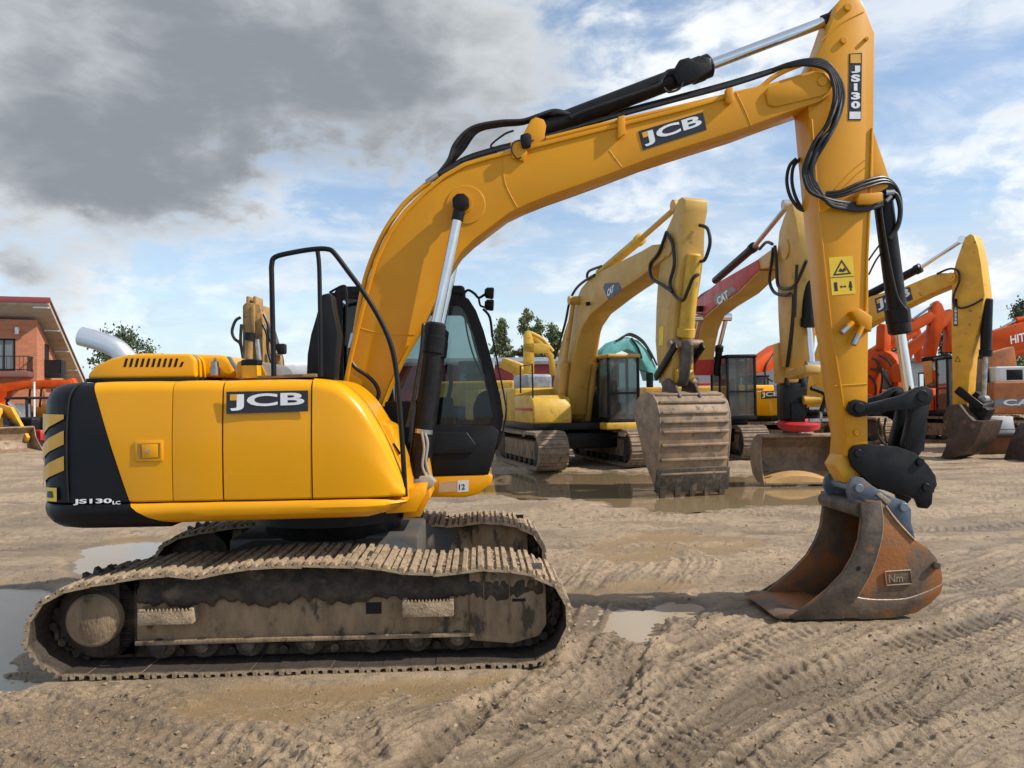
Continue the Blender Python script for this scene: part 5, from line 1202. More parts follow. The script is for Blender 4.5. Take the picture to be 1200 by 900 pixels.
obj('bucket_link', MB().box(ax-.12, ax+.16, -.26, .2, 2.1, 2.95, .05).bar(F2.P(930,440,0), F2.P(953,432,0), .3, .16, .03), CATY, e2)
rt = MB().box(ax-.25, ax+.2, ay-.42, ay+.06, 1.35, 2.1, .03).box(ax-.2, ax+.24, ay-.30, ay+.0, 1.25, 1.7, .03).prism([(ax-.2, 2.05), (ax+.22, 2.05), (ax+.1, 2.4), (ax-.1, 2.4)], ay-.4, ay-.3, .02).prism([(ax-.2, 2.05), (ax+.22, 2.05), (ax+.1, 2.4), (ax-.1, 2.4)], ay-.06, ay+.05, .02); rt.tube([(ax+.3, ay+.1, 2.0), (ax+.3, ay+.4, 1.85), (ax+.3, ay+.3, 1.5)], .05, 8)
tr = obj('tilt_rotator', rt, BLKM, e2)
obj('rotor_ring', MB().lathe((ax, ay-.05, 1.12), (.12, 0, 1), [(0, .30), (.05, .42), (.16, .44), (.2, .36)], 32), REDP, tr)
obj('hydraulic_motor', MB().cyl((ax+.25, ay-.05, 1.75), (ax+.25, ay+.3, 1.75), .09), CATY2, tr)
obj('coupling_frame', MB().box(ax+.24, ax+.30, ay+.06, ay+.5, 1.3, 1.36).box(ax+.24, ax+.30, ay+.06, ay+.5, 1.55, 1.60).box(ax+.24, ax+.30, ay+.28, ay+.33, 1.3, 1.6).box(ax+.24, ax+.30, ay+.48, ay+.53, 1.2, 1.65), STEEL, tr)
gp = [(.10, 1.02), (-.12, 1.04), (-.38, .96), (-.58, .74), (-.62, .45), (-.48, .18), (-.2, .03), (.22, -.01)]
gi = [(.22, .02), (-.18, .07), (-.43, .21), (-.56, .46), (-.52, .72), (-.35, .90), (-.12, .98), (.10, .97)]
gb = obj('grading_bucket', MB().prism([(ax+a, b) for a, b in gp+gi], ay-.86, ay+.86, .006), BKT, e2)
for s in (-1, 1): obj('side_plate', MB().prism([(ax+a, b) for a, b in gp+[(.05, .35), (.0, .7)]], *sorted((ay+s*.86, ay+s*.89)), .006), BKT, gb)
obj('sand_load', MB().loft([[(ax+.20, ay+y, .03), (ax+.18, ay+y, .05+.12*abs(math.sin(y*2.2+1.9))), (ax-.1, ay+y, .10+.16*abs(math.sin(y*2.2+1.9))), (ax-.4, ay+y, .2)] for y in [-.84+.12*i for i in range(15)]], caps=True), M('wet orange sand', (.46, .27, .10), .8, scale=8, bump=.3), gb)

# ---------------- yellow excavator on the right
F3 = Frame(8.9, 26.5, -53); e3 = thing('excavator', 'yellow excavator on the right with black cylinders and brown bucket', 'excavator', F3)
undercarriage(e3, 4.4, 2.4, .7, 1.0, MUDFR); t3 = house(e3, -2.8, .95, 1.36, 1.1, 2.2, YEL, BLK)
a, b, c4, d4 = F3.P(892,459,-1.37), F3.P(912,458,-1.37), F3.P(912,467,-1.37), F3.P(892,467,-1.37)
brand_sign(F3, (892,458.5), (914,457.5), (914,466.5), (892,467.5), -1.365, t3)
cabin(e3, .05, 1.65, .5, 1.36, 1.15, 3.0)
b3o = [(944,478),(947,445),(954,415),(961,394),(971,375),(988,360),(1018,348),(1060,336),(1088,324),(1100,320),(1114,320),(1120,325),(1117,333),(1086,346),(1066,356),(1018,380),(994,395),(982,414),(974,440),(966,478)]
bo3 = obj('boom', prim(F3, b3o, -.27, .54, .012), YELW, e3)
brand_sign(F3, (1025,350), (1066,336), (1070,351), (1028,367), -.272, bo3)
a3o = [(1120,308),(1126,291),(1131,278),(1137,274),(1141,276),(1146,290),(1149,306),(1154,346),(1150,366),(1143,395),(1137,420),(1133,478),(1116,474),(1116,440),(1115,395),(1115,350),(1116,324)]
ar3 = obj('dipper_arm', prim(F3, a3o, -.24, .48, .012), YELW, e3)
v = F3.P(1115,325,-.27); obj('pin_boss', MB().cyl((v.x, -.34, v.z), (v.x, .3, v.z), .13, n=24).cyl((v.x, -.37, v.z), (v.x, -.2, v.z), .06), YELW, ar3)
m3 = obj('model_decal', plate_px(F3, [(1117,350),(1122,350),(1122.5,382),(1117.5,382)], -.24, .006), DECAL, ar3)
for i, ch in enumerate('JS220'): px_text(ch, F3, (1118.3,361.5+i*4.6), (1121.6,361.5+i*4.6), (1118.3,358+i*4.6), -.248, WHITE, m3, 'model_lettering', .05, .006)
tri_ring(F3, -.242, (1122,417), (1126,424), (1118.5,424), .3, DECAL, ar3)
ram(F3, (990,360), (1080,313), (1129,281), .0, .12, .055, BLKM, e3, CHROME, 'dipper_cylinder')
ram(F3, (1157,350), (1155,418), (1153,468), .0, .14, .06, BLKM, e3, STEEL, 'bucket_cylinder')
for pts_, c in (([(1098,321),(1113,315),(1123,318),(1124,330),(1118,345),(1118,356),(1126,361),(1140,357),(1152,350)], -.32),): bhose(F3, pts_, c, .03, e3)
obj('tipping_link', MB().bar(F3.P(1121,456,-.3), F3.P(1150,478,-.3), .08, .22, .03).bar(F3.P(1142,462,.2), F3.P(1158,474,.2), .3, .25, .04).cyl(F3.P(1146,478,-.3), F3.P(1160,473,.4), .12), BLKM, e3)
obj('quick_hitch', MB().prism(F3.poly([(1118,474),(1132,478),(1148,474),(1158,480),(1150,496),(1136,494),(1124,486)], -.25), -.25, .25, .03), BLKM, e3)
bk3 = F3.poly([(1112,474),(1124,474),(1132,484),(1140,493),(1152,494),(1148,508),(1142,519),(1130,531),(1114,538),(1102,537),(1108,524),(1110,508),(1104,490)], -.65)
bko = MB().prism(bk3, -.65, -.61, .01).prism(bk3, .61, .65, .01)
o3 = [F3.P(a, b, -.65) for a, b in ((1112,474),(1124,474),(1132,484),(1140,493),(1152,494),(1148,508),(1142,519),(1130,531),(1114,538),(1102,537))]
q3 = [(p.x, p.z) for p in o3]; cxx = sum(p[0] for p in q3)/len(q3); czz = sum(p[1] for p in q3)/len(q3)
bko.prism(q3+[(x+(cxx-x)*.06, z_+(czz-z_)*.06) for x, z_ in q3[::-1]], -.61, .61)
b3 = obj('bucket', bko, BKTD, e3)
for k in range(4):
    y = -.55+k*.36; p = o3[-1]; obj('bucket_tooth', MB().loft([[(p.x+.1, y-.05, p.z-.02), (p.x+.1, y+.05, p.z-.02), (p.x+.1, y+.05, p.z+.07), (p.x+.1, y-.05, p.z+.07)], [(p.x-.2, y-.03, p.z-.01), (p.x-.2, y+.03, p.z-.01), (p.x-.2, y+.03, p.z+.02), (p.x-.2, y-.03, p.z+.02)]]), STEEL, b3)

# ---------------- orange excavators behind on the right
F4 = Frame(15.0, 33, -6); e4 = thing('excavator', 'orange excavator with pointed raised arm, seen between two yellow booms', 'excavator', F4)
bo = obj('boom', prim(F4, [(1018,425),(1022,409),(1033,402),(1063,381),(1091,365),(1097,370),(1091,378),(1052,400),(1038,410),(1030,430)], -.25, .5, .01), ORANGE, e4)
ar = obj('dipper_arm', prim(F4, [(1091,379),(1092,365),(1095,355),(1099,352),(1104,356),(1108,366),(1106,380),(1097,418),(1084,418),(1089,395)], -.22, .44, .01), ORANGE, e4)
ram(F4, (1040,396), (1070,374), (1094,357), 0, .08, .05, ORANGE, e4, STEEL, 'dipper_cylinder')
undercarriage(e4, 4.2, 2.4, .7, 1.0, MUDFR); house(e4, -2.8, 1.0, 1.3, 1.1, 2.2, ORANGE); cabin(e4, .1, 1.6, .5, 1.3, 1.15, 3.0)
F5 = Frame(17.5, 38, -6); e5 = thing('excavator', 'second orange excavator, its straight boom slanting below the pointed orange arm', 'excavator', F5)
bo = obj('boom', prim(F5, [(1040,440),(1048,416),(1088,388),(1112,364),(1118,368),(1116,376),(1092,397),(1070,416),(1058,440)], -.3, .6, .01), ORANGE, e5)
obj('dipper_arm', prim(F5, [(1108,372),(1113,362),(1119,364),(1121,380),(1118,412),(1109,412),(1111,392)], -.25, .5, .01), ORANGE, e5)
undercarriage(e5, 4.2, 2.4, .7, 1.0, MUDFR); house(e5, -2.8, 1.0, 1.3, 1.1, 2.2, ORANGE); cabin(e5, .1, 1.6, .5, 1.3, 1.15, 3.0)
F6 = Frame(13.6, 30, -60); e6 = thing('excavator', 'orange excavator with folded round-backed boom and loose black hoses', 'excavator', F6)
obj('boom', prim(F6, [(1012,470),(1012,420),(1018,409),(1032,409),(1044,415),(1052,424),(1053,470),(1046,470),(1040,434),(1028,428),(1024,470)], -.2, .4, .012), ORANGE, e6)
obj('upright_arm', prim(F6, [(1026,412),(1027,383),(1031,379),(1037,381),(1036,412)], -.2, .4, .01), ORANGE, e6)
undercarriage(e6, 4.0, 2.3, .7, 1.0, MUDFR); house(e6, -2.7, .9, 1.3, 1.1, 2.1, ORANGE)
obj('orange_drum', prim(F6, [(1044,430),(1050,424),(1056,430),(1056,448),(1046,448)], -.5, .3, .02), ORANGE, e6)
for pts_ in ([(1022,420),(1028,424),(1034,440),(1030,470)], [(1020,432),(1032,436),(1042,452),(1046,466)], [(1030,416),(1042,424),(1047,440),(1044,460)], [(1018,440),(1026,452),(1024,475)]): bhose(F6, pts_, -.34, .045, e6)
F7 = Frame(17.0, 29, -40); e7 = thing('excavator', 'orange arm with a round orange hub and dark blade, behind the brown bucket', 'excavator', F7)
obj('dipper_arm', prim(F7, [(1094,452),(1098,440),(1112,425),(1124,412),(1128,420),(1116,436),(1106,452)], -.2, .4, .01), ORANGE, e7)
v = F7.P(1104,440,-.25); obj('arm_hub', MB().cyl((v.x, -.35, v.z), (v.x, .25, v.z), .32, n=24, bev=.03), ORANGE, e7)
obj('dark_blade', prim(F7, [(1080,424),(1080,419),(1110,415),(1116,417),(1112,422)], -.3, .6, .01), BLKM, e7)
obj('tank_side', prim(F7, [(1081,424),(1092,422),(1093,448),(1084,452)], -.3, .5, .01), CATY, e7)
undercarriage(e7, 4.0, 2.3, .7, 1.0, MUDFR); house(e7, -2.7, .9, 1.25, 1.1, 2.0, ORANGE)
F8 = Frame(20.5, 29.5, 0); e8 = thing('excavator', 'orange excavator at the right edge with white lettering along its lowered boom', 'excavator', F8)
bo = obj('boom', prim(F8, [(1155,425),(1157,400),(1161,392),(1165,388),(1200,377),(1250,366),(1310,372),(1340,400),(1325,405),(1300,394),(1250,396),(1200,409),(1162,418)], -.3, .6, .012), ORANGE, e8)
px_text('HITACHI', F8, (1184.5,403.5), (1226,394), (1183.5,393.5), -.301, WHITE, bo, 'brand_lettering', .02, .008)
obj('dipper_arm', prim(F8, [(1150,470),(1153,420),(1158,396),(1164,400),(1162,440),(1160,470)], -.22, .44, .01), ORANGE, e8)
ram(F8, (1240,362), (1190,376), (1164,390), 0, .1, .06, ORANGE, e8, STEEL, 'dipper_cylinder')
F8h = Vector((26, 0, 0))
hb_ = MB().box(4.6, 7.8, -1.3, 1.3, 1.1, 2.3, .08); obj('engine_cover', hb_, ORANGE, e8)
for s in (-1, 1):
    t = crawler_track(e8, 4.2, s*1.2, .7, 1.0, mat=MUDFR); t.location.x = 5.8
# orange-brown excavator body at the right edge
F9 = Frame(16.85, 25.6, 168); e9 = thing('excavator', 'orange brown excavator with white louvred engine band at the right edge', 'excavator', F9)
F9b = Frame(16.85, 25.6, -12)
def W9(o): return o
body = MB().box(-3.1, 1.6, -.05, 2.4, 1.15, 2.15, .06, 3); bd = obj('body_panel', body, ORANGE2, e9)
obj('engine_band', MB().box(-3.0, 1.5, .02, 2.3, 2.13, 2.62, .05, 3), WHT, e9)
for k in range(5): obj('louvre_window', MB().box(.75-k*.62, 1.2-k*.62, 2.285, 2.306, 2.2, 2.52, .008), DARK, e9)
obj('grey_band', MB().box(-3.08, 1.58, 2.38, 2.408, 1.40, 1.62, .004), GREY, bd)
obj('counterweight', MB().prismz([(-3.0, .0), (-3.7, .3), (-3.8, 1.2), (-3.7, 2.1), (-3.0, 2.4)], 1.1, 2.3, .06), ORANGE2, e9)
lettering('brand_lettering', 'CASE', F9.loc(F9b.o+F9b.fx*0)+Vector((1.35, 2.412, 1.42)), Vector((-1.3, 0, 0)), Vector((0, 0, .19)), WHITE, bd, .03, .006)
cabin(e9, 1.55, 2.75, .8, 1.9, 1.2, 3.0)
for s in (.35, 2.05): crawler_track(e9, 4.2, s, .7, 1.0, mat=SHOEB)
obj('lifted_boom', MB().prism([(.4, 2.5), (1.5, 2.6), (1.35, 3.05), (.5, 3.3)], .5, 1.1, .03), ORANGE2, e9)
# more orange arms packed behind
for X_, Y_, yw_, lab_, bp_, ap_ in ((16.2, 41, -4, 'distant orange excavator, the upper of two thin parallel booms on the right', [(1036,446),(1042,424),(1058,408),(1098,382),(1122,360),(1125,364),(1102,388),(1062,414),(1050,430),(1046,446)], [(1120,366),(1121,356),(1126,355),(1129,368),(1126,408),(1121,408)]),
    (13.2, 44, -4, 'distant orange excavator, the lower thin boom behind the chrome rod', [(1000,446),(1004,426),(1022,414),(1056,398),(1074,388),(1076,392),(1058,404),(1026,420),(1012,432),(1008,446)], [(1072,394),(1073,385),(1078,384),(1082,396),(1080,424),(1075,424)]),
    (22.6, 42, -8, 'distant orange excavator with low boom beyond the louvred engine band', [(1156,440),(1162,424),(1178,414),(1200,408),(1220,404),(1222,410),(1202,415),(1182,422),(1170,432),(1166,440)], [(1218,412),(1220,402),(1226,403),(1226,430),(1220,430)])):
    Fz = Frame(X_, Y_, yw_); ez = thing('excavator', lab_, 'excavator', Fz, 'orange excavators packed behind')
    obj('boom', prim(Fz, bp_, -.2, .4, .01), ORANGE, ez); obj('dipper_arm', prim(Fz, ap_, -.18, .36, .01), ORANGE, ez)
    undercarriage(ez, 4.0, 2.3, .7, 1.0, MUDFR); house(ez, -2.7, .95, 1.25, 1.1, 2.05, ORANGE, GREY); cabin(ez, .1, 1.6, .45, 1.28, 1.15, 2.95)
# loose things on the right
FB = Frame(20.6, 26.3, 0); 
fb = WORLD.H(1175,541,0); Fb = Frame(fb.x+1.35, fb.y+.3, 20); bt = thing('loose_bucket', 'rusty brown bucket lying on the mud at the right edge', 'bucket', Fb)
pr = [(-.75, .0), (-.45, .55), (-.1, .98), (.5, 1.1), (.95, .85), (1.1, .4), (.95, .0)]; pi_ = [(.9, .05), (1.02, .4), (.9, .8), (.48, 1.03), (-.05, .92), (-.38, .5), (-.65, .02)]
so_ = obj('shell', MB().prism(pr+pi_, -.6, .6, .008), BKTD, bt)
for s in (-1, 1): obj('side_plate', MB().prism(pr, *sorted((s*.6, s*.635)), .006), BKTD, bt)
fb = WORLD.H(1184,534,0); Fb = Frame(fb.x+.15, fb.y+.9, -8); tg = thing('equipment_box', 'small white box standing on a low steel platform', 'box', Frame(Fb.o.x, Fb.o.y, -8, .62))
obj('box_shell', MB().prism([(-.42, .0), (.42, .0), (.36, .48), (-.42, .52)], -.3, .3, .02), WHT, tg); obj('box_lid', MB().box(-.40, .40, -.312, .32, .10, .13, .004), GREY, tg)
pf = thing('steel_platform', 'low rusty steel platform holding the small white box', 'platform', Frame(Fb.o.x+.6, Fb.o.y, -4))
obj('platform_top', MB().box(-1.6, 2.6, -.6, .6, .5, .62, .02), BKTD, pf); 
for x in (-1.4, 2.4): obj('leg', MB().box(x-.1, x+.1, -.5, .5, -.05, .5, .01), ORANGE2, pf)
obj('rear_panel', MB().box(-1.3, 2.3, .1, .15, .0, .5), ORANGE2, pf)

# ---------------- machines behind the middle
F10 = Frame(9.2, 33, 35); e10 = thing('excavator', 'orange excavator whose boom slopes down to a red body, behind the red boomed one', 'excavator', F10)
obj('boom', prim(F10, [(879,436),(880,430),(887,423),(912,405),(943,394),(962,381),(964,388),(943,402),(915,420),(904,434),(890,437)], -.3, .6, .012), ORANGE, e10)
undercarriage(e10, 4.2, 2.4, .7, 1.0, MUDFR); house(e10, -2.8, 1.0, 1.3, 1.1, 2.35, REDP)
bhose(F10, [(912,404),(907,415),(898,428),(897,440),(905,447)], -.35, .04, e10)
F11 = Frame(4.8, 30, 20); e11 = thing('excavator', 'teal excavator with arched boom wrapped in black hoses', 'excavator', F11)
obj('boom', prim(F11, [(702,440),(706,412),(718,401),(735,395),(748,399),(760,412),(770,432),(772,446),(762,446),(758,432),(748,415),(735,409),(722,414),(716,440)], -.3, .6, .012), TEAL, e11)
for pts_ in ([(722,400),(734,393),(746,396),(757,406),(765,420)], [(728,397),(738,391),(752,398),(762,412),(770,428)], [(740,396),(748,408),(752,420)]): bhose(F11, pts_, -.32, .04, e11)
undercarriage(e11, 4.2, 2.4, .7, 1.0, MUDFR); house(e11, -2.8, 1.0, 1.3, 1.1, 2.2, GREY); obj('side_cover', MB().box(-.4, 1.4, -1.36, -.6, 1.3, 2.1, .06), YELW, e11)
F12 = Frame(.9, 31, 8); e12 = thing('excavator', 'pale yellow excavator with square folded arm, before the red shed', 'excavator', F12)
obj('dipper_arm', prim(F12, [(615,438),(615,392),(618,387),(622,388),(626,402),(626,438)], -.2, .4, .01), CATY2, e12)
obj('boom', prim(F12, [(615,403),(620,402),(640,403),(645,407),(643,414),(628,414),(615,412)], -.2, .3, .01), CATY2, e12)
obj('rear_boom', prim(F12, [(619,392),(624,390),(639,402),(650,418),(652,440),(646,440),(644,420),(634,408)], .25, .25, .01), CATY2, e12)
obj('dipper_cylinder', MB().tube([F12.P(a, b, .0) for a, b in ((622,390),(636,398),(648,412))], .08, 10), CATY2, e12)
for a_, b_ in ((634,414.5),(639,415)): pass
undercarriage(e12, 4.2, 2.4, .7, 1.0, MUDFR); house(e12, -2.8, 1.0, 1.3, 1.1, 2.2, CATY2)
F13 = Frame(-1.6, 34, -15); e13 = thing('wheel_loader', 'yellow loader with dark blue base, mostly hidden by the cab', 'loader', F13)
obj('loader_body', MB().box(-2.2, 2.0, -1.0, 1.0, 1.5, 2.6, .1, 3), CATY2, e13); obj('loader_arm', MB().prism([(1.4, 3.6), (2.2, 3.3), (2.7, 2.0), (2.3, 2.0), (1.8, 2.9), (1.2, 3.2)], -.5, .5, .03), CATY2, e13)
obj('chassis', MB().box(-2.0, 2.4, -.8, .8, .7, 1.5, .06), M('dark blue paint', (.03, .05, .1), .5), e13)
for x in (-1.3, 1.5):
    for s in (-1, 1): w_ = obj('wheel', MB().lathe((x, s*.75, .75), (0, s, 0), [(0, .3), (.0, .68), (.08, .75), (.42, .75), (.5, .66), (.5, .4), (.44, .36), (.44, .1)], 28), DARK, e13)
obj('cab', MB().box(-.6, .7, -.7, .7, 2.55, 3.5, .08), BGLASS, e13)

# ---------------- brown excavator behind the handrail
F14 = Frame(-6.6, 18.5, -90); e14 = thing('excavator', 'brown old excavator seen end on, its arm rising behind the handrail', 'excavator', F14)
def fq(pts_, x, d, bev=.01):                                        # outline seen from the front, extruded along x
    A = [F14.Q(a, b, x) for a, b in pts_]; return MB().prismx([(p.y, p.z) for p in A], x, x-d, bev)
XQ = 1.2
BRN = M('brown ochre paint', (.36, .20, .055), .5, col2=(.26, .14, .04), scale=4, col3=(.13, .07, .03), scale3=6, bump=.08)
obj('dipper_arm', fq([(284,445),(284,358),(288,354),(304,356),(308,372),(307,445)], XQ, .9, .03), BRN, e14)
for a_ in (288.2, 296.2): obj('arm_fork', fq([(a_,360),(a_,347),(a_+4,347),(a_+4,360)], XQ-.02, .5, .02), BRN, e14)
obj('arm_rib', fq([(294,392),(294,357),(297.5,357),(298,392)], XQ+.10, .12, .01), BRN, e14)
obj('bucket_cylinder', MB().cyl(F14.Q(293,392,XQ+.25), F14.Q(291,445,XQ+.25), .10), BRN, e14)
obj('cylinder_head', MB().cyl(F14.Q(293,390,XQ+.25), F14.Q(292.6,399,XQ+.25), .13), BLKM, e14)
obj('bucket_rod', MB().cyl(F14.Q(301,398,XQ+.25), F14.Q(306,440,XQ+.25), .06), STEEL, e14)
obj('boom', fq([(306,372),(311,370),(318,392),(326,420),(328,445),(306,445)], XQ-1.2, .5, .03), M('dark brown boom', (.07, .042, .02), .6, col2=(.06, .045, .035), scale=7, bump=.2), e14)
for pts_ in ([(282,372),(276,376),(272,388),(275,397),(281,402),(284,412)], [(283,380),(282,400),(285,420)], [(308,380),(313,392),(314,410),(318,425)], [(309,368),(314,380),(316,396),(324,415)], [(306,430),(312,438),(318,428)]):
    obj('hydraulic_hose', MB().tube([F14.Q(a, b, XQ+.05) for a, b in pts_], .035, 7, 5), HOSE, e14)
obj('arm_light', MB().box(-.1, .1, -.12, .12, -.12, .12, .04), DARK, e14).location = F14.Q(329,409,XQ-.2)
obj('light_post', fq([(323,416),(328,416),(331,445),(325,445)], XQ-.3, .2, .02), BRN, e14)
undercarriage(e14, 4.2, 2.4, .7, 1.0, MUDFR); house(e14, -2.8, .5, 1.2, 1.1, 2.1, BRN)
# white cab truck
F15 = Frame(-10.9, 38, -90); tk = thing('truck', 'white roofed truck with green windscreen frame, beyond the brown arm', 'truck', F15)
cbt = obj('truck_cab', MB().box(-2.0, 0, -1.2, 1.2, .8, 2.7, .12, 3), M('green truck paint', (.05, .14, .12), .4), tk)
obj('cab_roof', MB().box(-2.0, -.1, -1.1, 1.1, 2.98, 3.75, .2, 3), WHT, tk); obj('windscreen_frame', MB().box(-.9, .02, -1.2, 1.2, 2.7, 3.15, .08), M('dark green trim', (.03, .08, .07), .4), tk)
obj('windscreen', MB().box(.0, .03, -1.0, 1.0, 1.9, 2.75, .01), BGLASS, tk)
for y in (-1.1, 1.1): obj('wheel', MB().lathe((-.7, y-.15, .5), (0, 1, 0), [(0, .2), (0, .44), (.05, .5), (.25, .5), (.3, .44), (.3, .2)], 24), DARK, tk)
obj('load_bed', MB().box(-8, -2.2, -1.2, 1.2, .9, 1.6, .05), GREY, tk)

# ---------------- left edge
v = WORLD.H(12,531,0); F16 = Frame(v.x-2.0, v.y+1.6, -32); ld = thing('loader', 'yellow loader with pale dented bucket on the ground at the left edge', 'loader', F16)
obj('loader_body', MB().box(-3.2, .2, -.55, .55, .9, 1.75, .1, 3), YELW, ld)
for s in (-1, 1):
    am = obj('loader_arm', MB().prism([(-1.0, 1.75), (-.7, 1.95), (.6, 1.75), (1.9, .55), (1.75, .35), (.5, 1.35), (-.8, 1.6)], *sorted((s*.62, s*.75)), .015), YELW, ld)
    obj('arm_cylinder', MB().cyl((-.6, s*.52, 1.7), (.7, s*.52, 1.25), .065).cyl((.7, s*.52, 1.25), (1.5, s*.52, .95), .04), BLKM, ld)
    obj('tilt_cylinder', MB().cyl((.0, s*.85, 1.95), (1.0, s*.85, 1.45), .06), CHROME, ld)
    for x, r_ in ((-.4, .5), (-2.6, .75)): obj('wheel', MB().lathe((x, s*.62, r_), (0, s, 0), [(0, .2), (0, r_*.9), (.05, r_), (.33, r_), (.38, r_*.9), (.38, r_*.5), (.33, r_*.45), (.33, .05)], 26), DARK, ld)
lb = [(1.55, .02), (1.5, .45), (1.62, .85), (1.9, 1.0), (2.0, .95), (1.75, .78), (1.66, .45), (1.75, .12), (2.65, .0), (2.65, -.03), (1.7, -.03)]
lb = [(x, z_*1.0) for x, z_ in lb]; bko = obj('loader_bucket', MB().prism(lb, -.85, .85, .008), BKT, ld)
for s in (-1, 1): obj('side_plate', MB().prism([(1.55, .02), (1.5, .45), (1.62, .85), (1.95, .98), (2.1, .55), (2.65, .0)], *sorted((s*.85, s*.88)), .006), BKT, bko)
for x, y in ((-3.0, -.6), (-3.0, .6), (-1.5, -.6), (-1.5, .6)): obj('cab_post', MB().bar((x, y, 1.7), (x+.1, y*.92, 2.7), .08, .08), BLKM, ld); obj('cab_roof', MB().box(-3.1, -1.3, -.65, .65, 2.68, 2.8, .04), YELW, ld)
v2 = WORLD.H(44,520,0); F17 = Frame(v2.x-1.2, v2.y+4.2, -38); ld2 = thing('loader', 'second yellow loader, half hidden by the counterweight', 'loader', F17)
for ch in list(ld.children):
    c = ch.copy(); COL.objects.link(c); c.parent = ld2
    for g in ch.children: d = g.copy(); COL.objects.link(d); d.parent = c
F18 = Frame(-23.0, 36.5, -20); sk = thing('skid_loader', 'small loader with black roll cage in front of the brick house', 'loader', F18)
fr = MB()
for x in (-.7, .7):
    for y in (-.6, .6): fr.bar((x, y, .9), (x*.9, y*.95, 2.15), .09, .09, .01)
fr.box(-.75, .75, -.65, .65, 2.1, 2.22, .03); obj('roll_cage', fr, BLKM, sk)
obj('loader_body', MB().box(-1.2, .9, -.7, .7, .35, 1.0, .06), M('pale grey paint', (.5, .48, .45), .5), sk); obj('seat_back', MB().box(-.5, -.35, -.4, .4, 1.0, 1.9, .05), WHT, sk)
for x in (-.7, .6):
    for s in (-1, 1): obj('wheel', MB().lathe((x, s*.6, .4), (0, s, 0), [(0, .15), (0, .36), (.04, .4), (.24, .4), (.28, .36), (.28, .15)], 20), DARK, sk)
for s in (-1, 1): obj('lift_arm', MB().prism([(-1.2, 1.0), (-1.1, 1.3), (.9, 1.0), (1.5, .4), (1.35, .3), (.8, .8)], *sorted((s*.72, s*.85)), .01), BLKM, sk)
F19 = Frame(-21.2, 34.2, -20); mn = thing('compact_excavator', 'dark compact digger squeezed between roll cage and counterweight', 'excavator', F19)
crawler_track(mn, 1.9, -.55, .35, .5); crawler_track(mn, 1.9, .55, .35, .5); obj('digger_body', MB().box(-.9, .6, -.7, .7, .6, 1.3, .12, 3), BLKM, mn); obj('digger_arm', MB().tube([(.5, 0, .9), (1.0, 0, 1.9), (1.7, 0, 1.8), (2.2, 0, .9)], .12, 8, 4), BLKM, mn); obj('red_cover', MB().box(.3, 1.2, -.75, .2, .3, .75, .04), REDP, mn)
F20 = Frame(-26.5, 40, 6); e20 = thing('excavator', 'orange excavator with long level boom before the brick house', 'excavator', F20)
obj('boom', prim(F20, [(-60,470),(-40,455),(0,450),(30,446),(66,445),(82,446),(84,449),(62,453),(30,454),(8,459),(2,476),(-8,486),(-20,473)], -.3, .6, .012), ORANGE, e20)
obj('dipper_arm', prim(F20, [(76,446),(84,443),(88,450),(74,480),(66,478),(72,460)], -.22, .44, .01), ORANGE, e20)
undercarriage(e20, 4.2, 2.4, .7, 1.0, MUDFR); house(e20, -2.8, 1.0, 1.3, 1.1, 2.2, ORANGE)
obj('signal_post', MB().cyl((2.2, -1.4, .0), (2.2, -1.4, 3.0), .05), WHT, e20)

# ---------------- brick house
BRICK = bpy.data.materials.new('orange brick'); nt, N, L = nodes(BRICK); p = N['Principled BSDF']; p.inputs['Roughness'].default_value = .85
tcb = N.new('ShaderNodeTexCoord'); sepb = N.new('ShaderNodeSeparateXYZ'); L.new(tcb.outputs['Object'], sepb.inputs[0]); cmb = N.new('ShaderNodeCombineXYZ')
ad = N.new('ShaderNodeMath'); L.new(sepb.outputs[0], ad.inputs[0]); L.new(sepb.outputs[1], ad.inputs[1]); L.new(ad.outputs[0], cmb.inputs[0]); L.new(sepb.outputs[2], cmb.inputs[1])
br = N.new('ShaderNodeTexBrick'); L.new(cmb.outputs[0], br.inputs['Vector']); br.inputs['Scale'].default_value = 1; br.inputs['Brick Width'].default_value = .5; br.inputs['Row Height'].default_value = .15; br.inputs['Mortar Size'].default_value = .012
br.inputs['Color1'].default_value = (.46, .16, .075, 1); br.inputs['Color2'].default_value = (.38, .12, .055, 1); br.inputs['Mortar'].default_value = (.36, .2, .13, 1); L.new(br.outputs[0], p.inputs['Base Color'])
cor = WORLD.P(43.6,460,50); FH = Frame(cor.x, 50, 20); hs = thing('brick_house', 'two storey orange brick house with sloping overhanging roof and balconies', 'house', FH)
ztop = FH.P(44,375,0).z; zlow = 3.4; DEP = 10
wl = MB(); wl.add([(-16, 0, 0), (0, 0, 0), (0, DEP, 0), (-16, DEP, 0), (-16, 0, ztop+.1), (0, 0, ztop), (0, DEP, zlow), (-16, DEP, zlow)], [(0, 1, 5, 4), (1, 2, 6, 5), (2, 3, 7, 6), (3, 0, 4, 7), (4, 5, 6, 7)])
walls = obj('brick_wall', wl, BRICK, hs)
rz0 = FH.P(57,352,-1.3).z; ov = .95; sl_ = (zlow-ztop)/DEP
rf = MB(); za = ztop+.30-sl_*1.4; zb2 = zlow+sl_*1.5+.30
rf.loft([[(-17, -1.4, za), (ov, -1.4, za), (ov, -1.4, za+.32), (-17, -1.4, za+.32)], [(-17, DEP+1.5, zb2), (ov, DEP+1.5, zb2), (ov, DEP+1.5, zb2+.32), (-17, DEP+1.5, zb2+.32)]])
roof = obj('roof', rf, M('pale soffit board', (.42, .36, .28), .7, col2=(.34, .29, .22), scale=2), hs)
